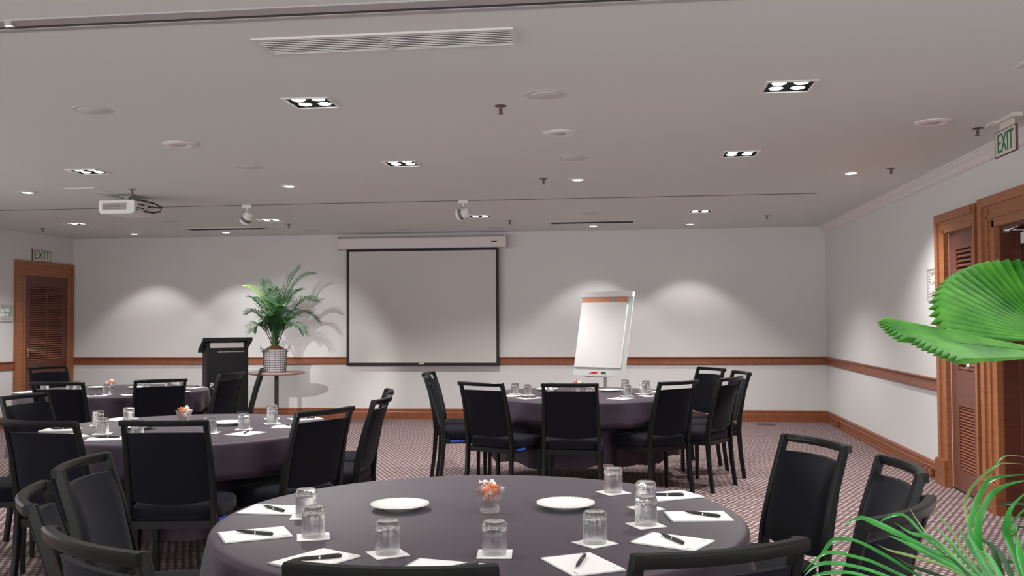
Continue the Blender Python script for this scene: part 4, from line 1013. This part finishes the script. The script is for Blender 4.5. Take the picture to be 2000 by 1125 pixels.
LEAVES = [  # pixel traces of single leaf blades, depth at base and tip, width, material
 ([(1950,1175),(1914,1082),(1912,1021),(1934,972),(1967,948),(2010,937)], 1.72, 1.66, .013, 'blade'),
 ([(1945,1175),(1897,1052),(1901,1003),(1921,953),(1943,935),(1978,929),(2010,927)], 1.80, 1.86, .010, 'blade'),
 ([(1950,1170),(1888,1010),(1890,968),(1910,939),(1943,911),(1967,905),(2010,908)], 1.84, 1.9, .006, 'bladey'),
 ([(1955,1170),(1905,1000),(1921,952),(1940,915),(1956,895),(1978,890),(2010,894)], 1.86, 1.95, .005, 'bladey'),
 ([(2005,1180),(1991,1122),(1969,1056),(1969,1021),(1978,990),(2012,955)], 1.62, 1.55, .014, 'blade'),
 ([(2015,1180),(1990,1080),(1982,1034),(1991,1008),(2015,985)], 1.60, 1.52, .013, 'blade'),
 ([(1960,1170),(1877,1111),(1802,1071),(1754,1045),(1692,1017),(1672,1015),(1648,1025)], 1.70, 1.62, .017, 'blade'),
 ([(1950,1165),(1880,1120),(1815,1086),(1765,1060),(1735,1046)], 1.68, 1.64, .014, 'blade'),
 ([(1870,1160),(1791,1124),(1736,1091),(1683,1063),(1652,1054),(1626,1058),(1604,1085),(1589,1100)], 1.66, 1.52, .011, 'blade'),
 ([(1840,1160),(1758,1124),(1701,1098),(1661,1087),(1626,1080),(1600,1088),(1569,1118)], 1.60, 1.48, .010, 'blade'),
 ([(1820,1165),(1723,1124),(1666,1107),(1615,1101),(1589,1109),(1571,1125)], 1.56, 1.45, .009, 'blade'),
 ([(1790,1165),(1683,1125),(1637,1119),(1593,1125),(1560,1145)], 1.52, 1.44, .008, 'blade'),
 ([(1930,1165),(1844,1085),(1809,1052),(1771,1012),(1751,1006),(1727,1014),(1718,1023)], 1.74, 1.70, .009, 'blade'),
 ([(1935,1165),(1846,1078),(1806,1038),(1776,992)], 1.78, 1.78, .006, 'bladey'),
 ([(1950,1165),(1877,1089),(1855,1060),(1828,1030)], 1.74, 1.72, .014, 'blade'),
 ([(1960,1170),(1888,1085),(1861,1041),(1837,1012),(1822,994)], 1.80, 1.84, .006, 'bladey'),
 ([(1930,1165),(1835,1063),(1780,1043),(1747,1021)], 1.70, 1.66, .011, 'blade'),
 ([(1970,1175),(1943,1085),(1930,1063),(1915,1050)], 1.76, 1.76, .012, 'palm'),
 ([(1990,1175),(1956,1087),(1923,1060),(1905,1058)], 1.74, 1.72, .013, 'palm'),
 ([(1950,1170),(1915,1100),(1890,1062),(1872,1030)], 1.74, 1.76, .013, 'blade'),
 ([(1965,1175),(1925,1105),(1905,1070),(1893,1045)], 1.70, 1.70, .012, 'blade'),
 ([(1930,1160),(1850,1110),(1790,1090),(1735,1075),(1712,1062)], 1.66, 1.6, .008, 'bladey'),
 ([(1900,1165),(1830,1125),(1780,1108),(1750,1088)], 1.64, 1.6, .011, 'palm'),
 ([(1980,1180),(1948,1120),(1925,1085),(1900,1075)], 1.66, 1.64, .014, 'blade'),
 ([(1940,1170),(1890,1125),(1860,1095),(1835,1085)], 1.62, 1.58, .013, 'palm'),
 ([(2020,1150),(1990,1105),(1960,1098),(1925,1092)], 1.78, 1.8, .010, 'palm'),
 ([(2030,1010),(1990,985),(1965,985),(1945,990)], 1.9, 1.92, .008, 'palm'),
 ([(2030,1060),(1995,1030),(1985,1045)], 1.9, 1.92, .008, 'palm'),
]
base2 = Vector((at(1985, 1250, 1.72).x, at(1985, 1250, 1.72).y, 0))
t = thing('leafy_palm', 'long narrow green palm leaves arching into the lower right corner', 'potted plant', (0, 0, 0))
crown = at(1985, 1235, 1.72)
b = MB(); b.tube([base2+Vector((0, 0, .3)), base2*0.5+crown*0.5+Vector((.01, 0, 0)), crown], [.02, .016, .014], 8); b.build('stem', 'stem', t, True)
for pts, d0, d1_, w, mt in LEAVES:
    n = len(pts); P = [crown.lerp(at(*pts[0], d0), 0.15)] + [at(x, y, d0+(d1_-d0)*i/(n-1)) for i, (x, y) in enumerate(pts)]
    S = smooth_path(P, 6); b = MB(); V = []
    for i, q in enumerate(S):
        T = (S[min(i+1, len(S)-1)]-S[max(i-1, 0)]).normalized(); view = (q-EYE).normalized()
        W = T.cross((Vector((0, 0, 1))*0.75-view*0.65).normalized())
        if W.length < 0.05: W = T.cross(CF)
        W.normalize(); N2 = W.cross(T).normalized(); s = i/(len(S)-1)
        ww = w*0.5*min(1, 0.25+2.2*s)*min(1, (1-s)*3.0+0.04)
        V += [q-W*ww+N2*ww*.35, q-N2*ww*.1, q+W*ww+N2*ww*.35]
    Fc = []
    for i in range(len(S)-1): o = i*3; Fc += [(o, o+1, o+4, o+3), (o+1, o+2, o+5, o+4)]
    b.add(V, Fc); b.build('leaf_blade', mt, t, 'all', False)
b = MB(); b.lathe([(0, 0), (.11, 0), (.15, .30), (.155, .32), (.14, .32), (.13, .28), (0, .28)], 28, tuple(base2)); b.build('planter', 'planter', t, True)
b = MB(); b.lathe([(0, .30), (.13, .285)], 24, tuple(base2)); b.build('soil', 'soil', t, True)
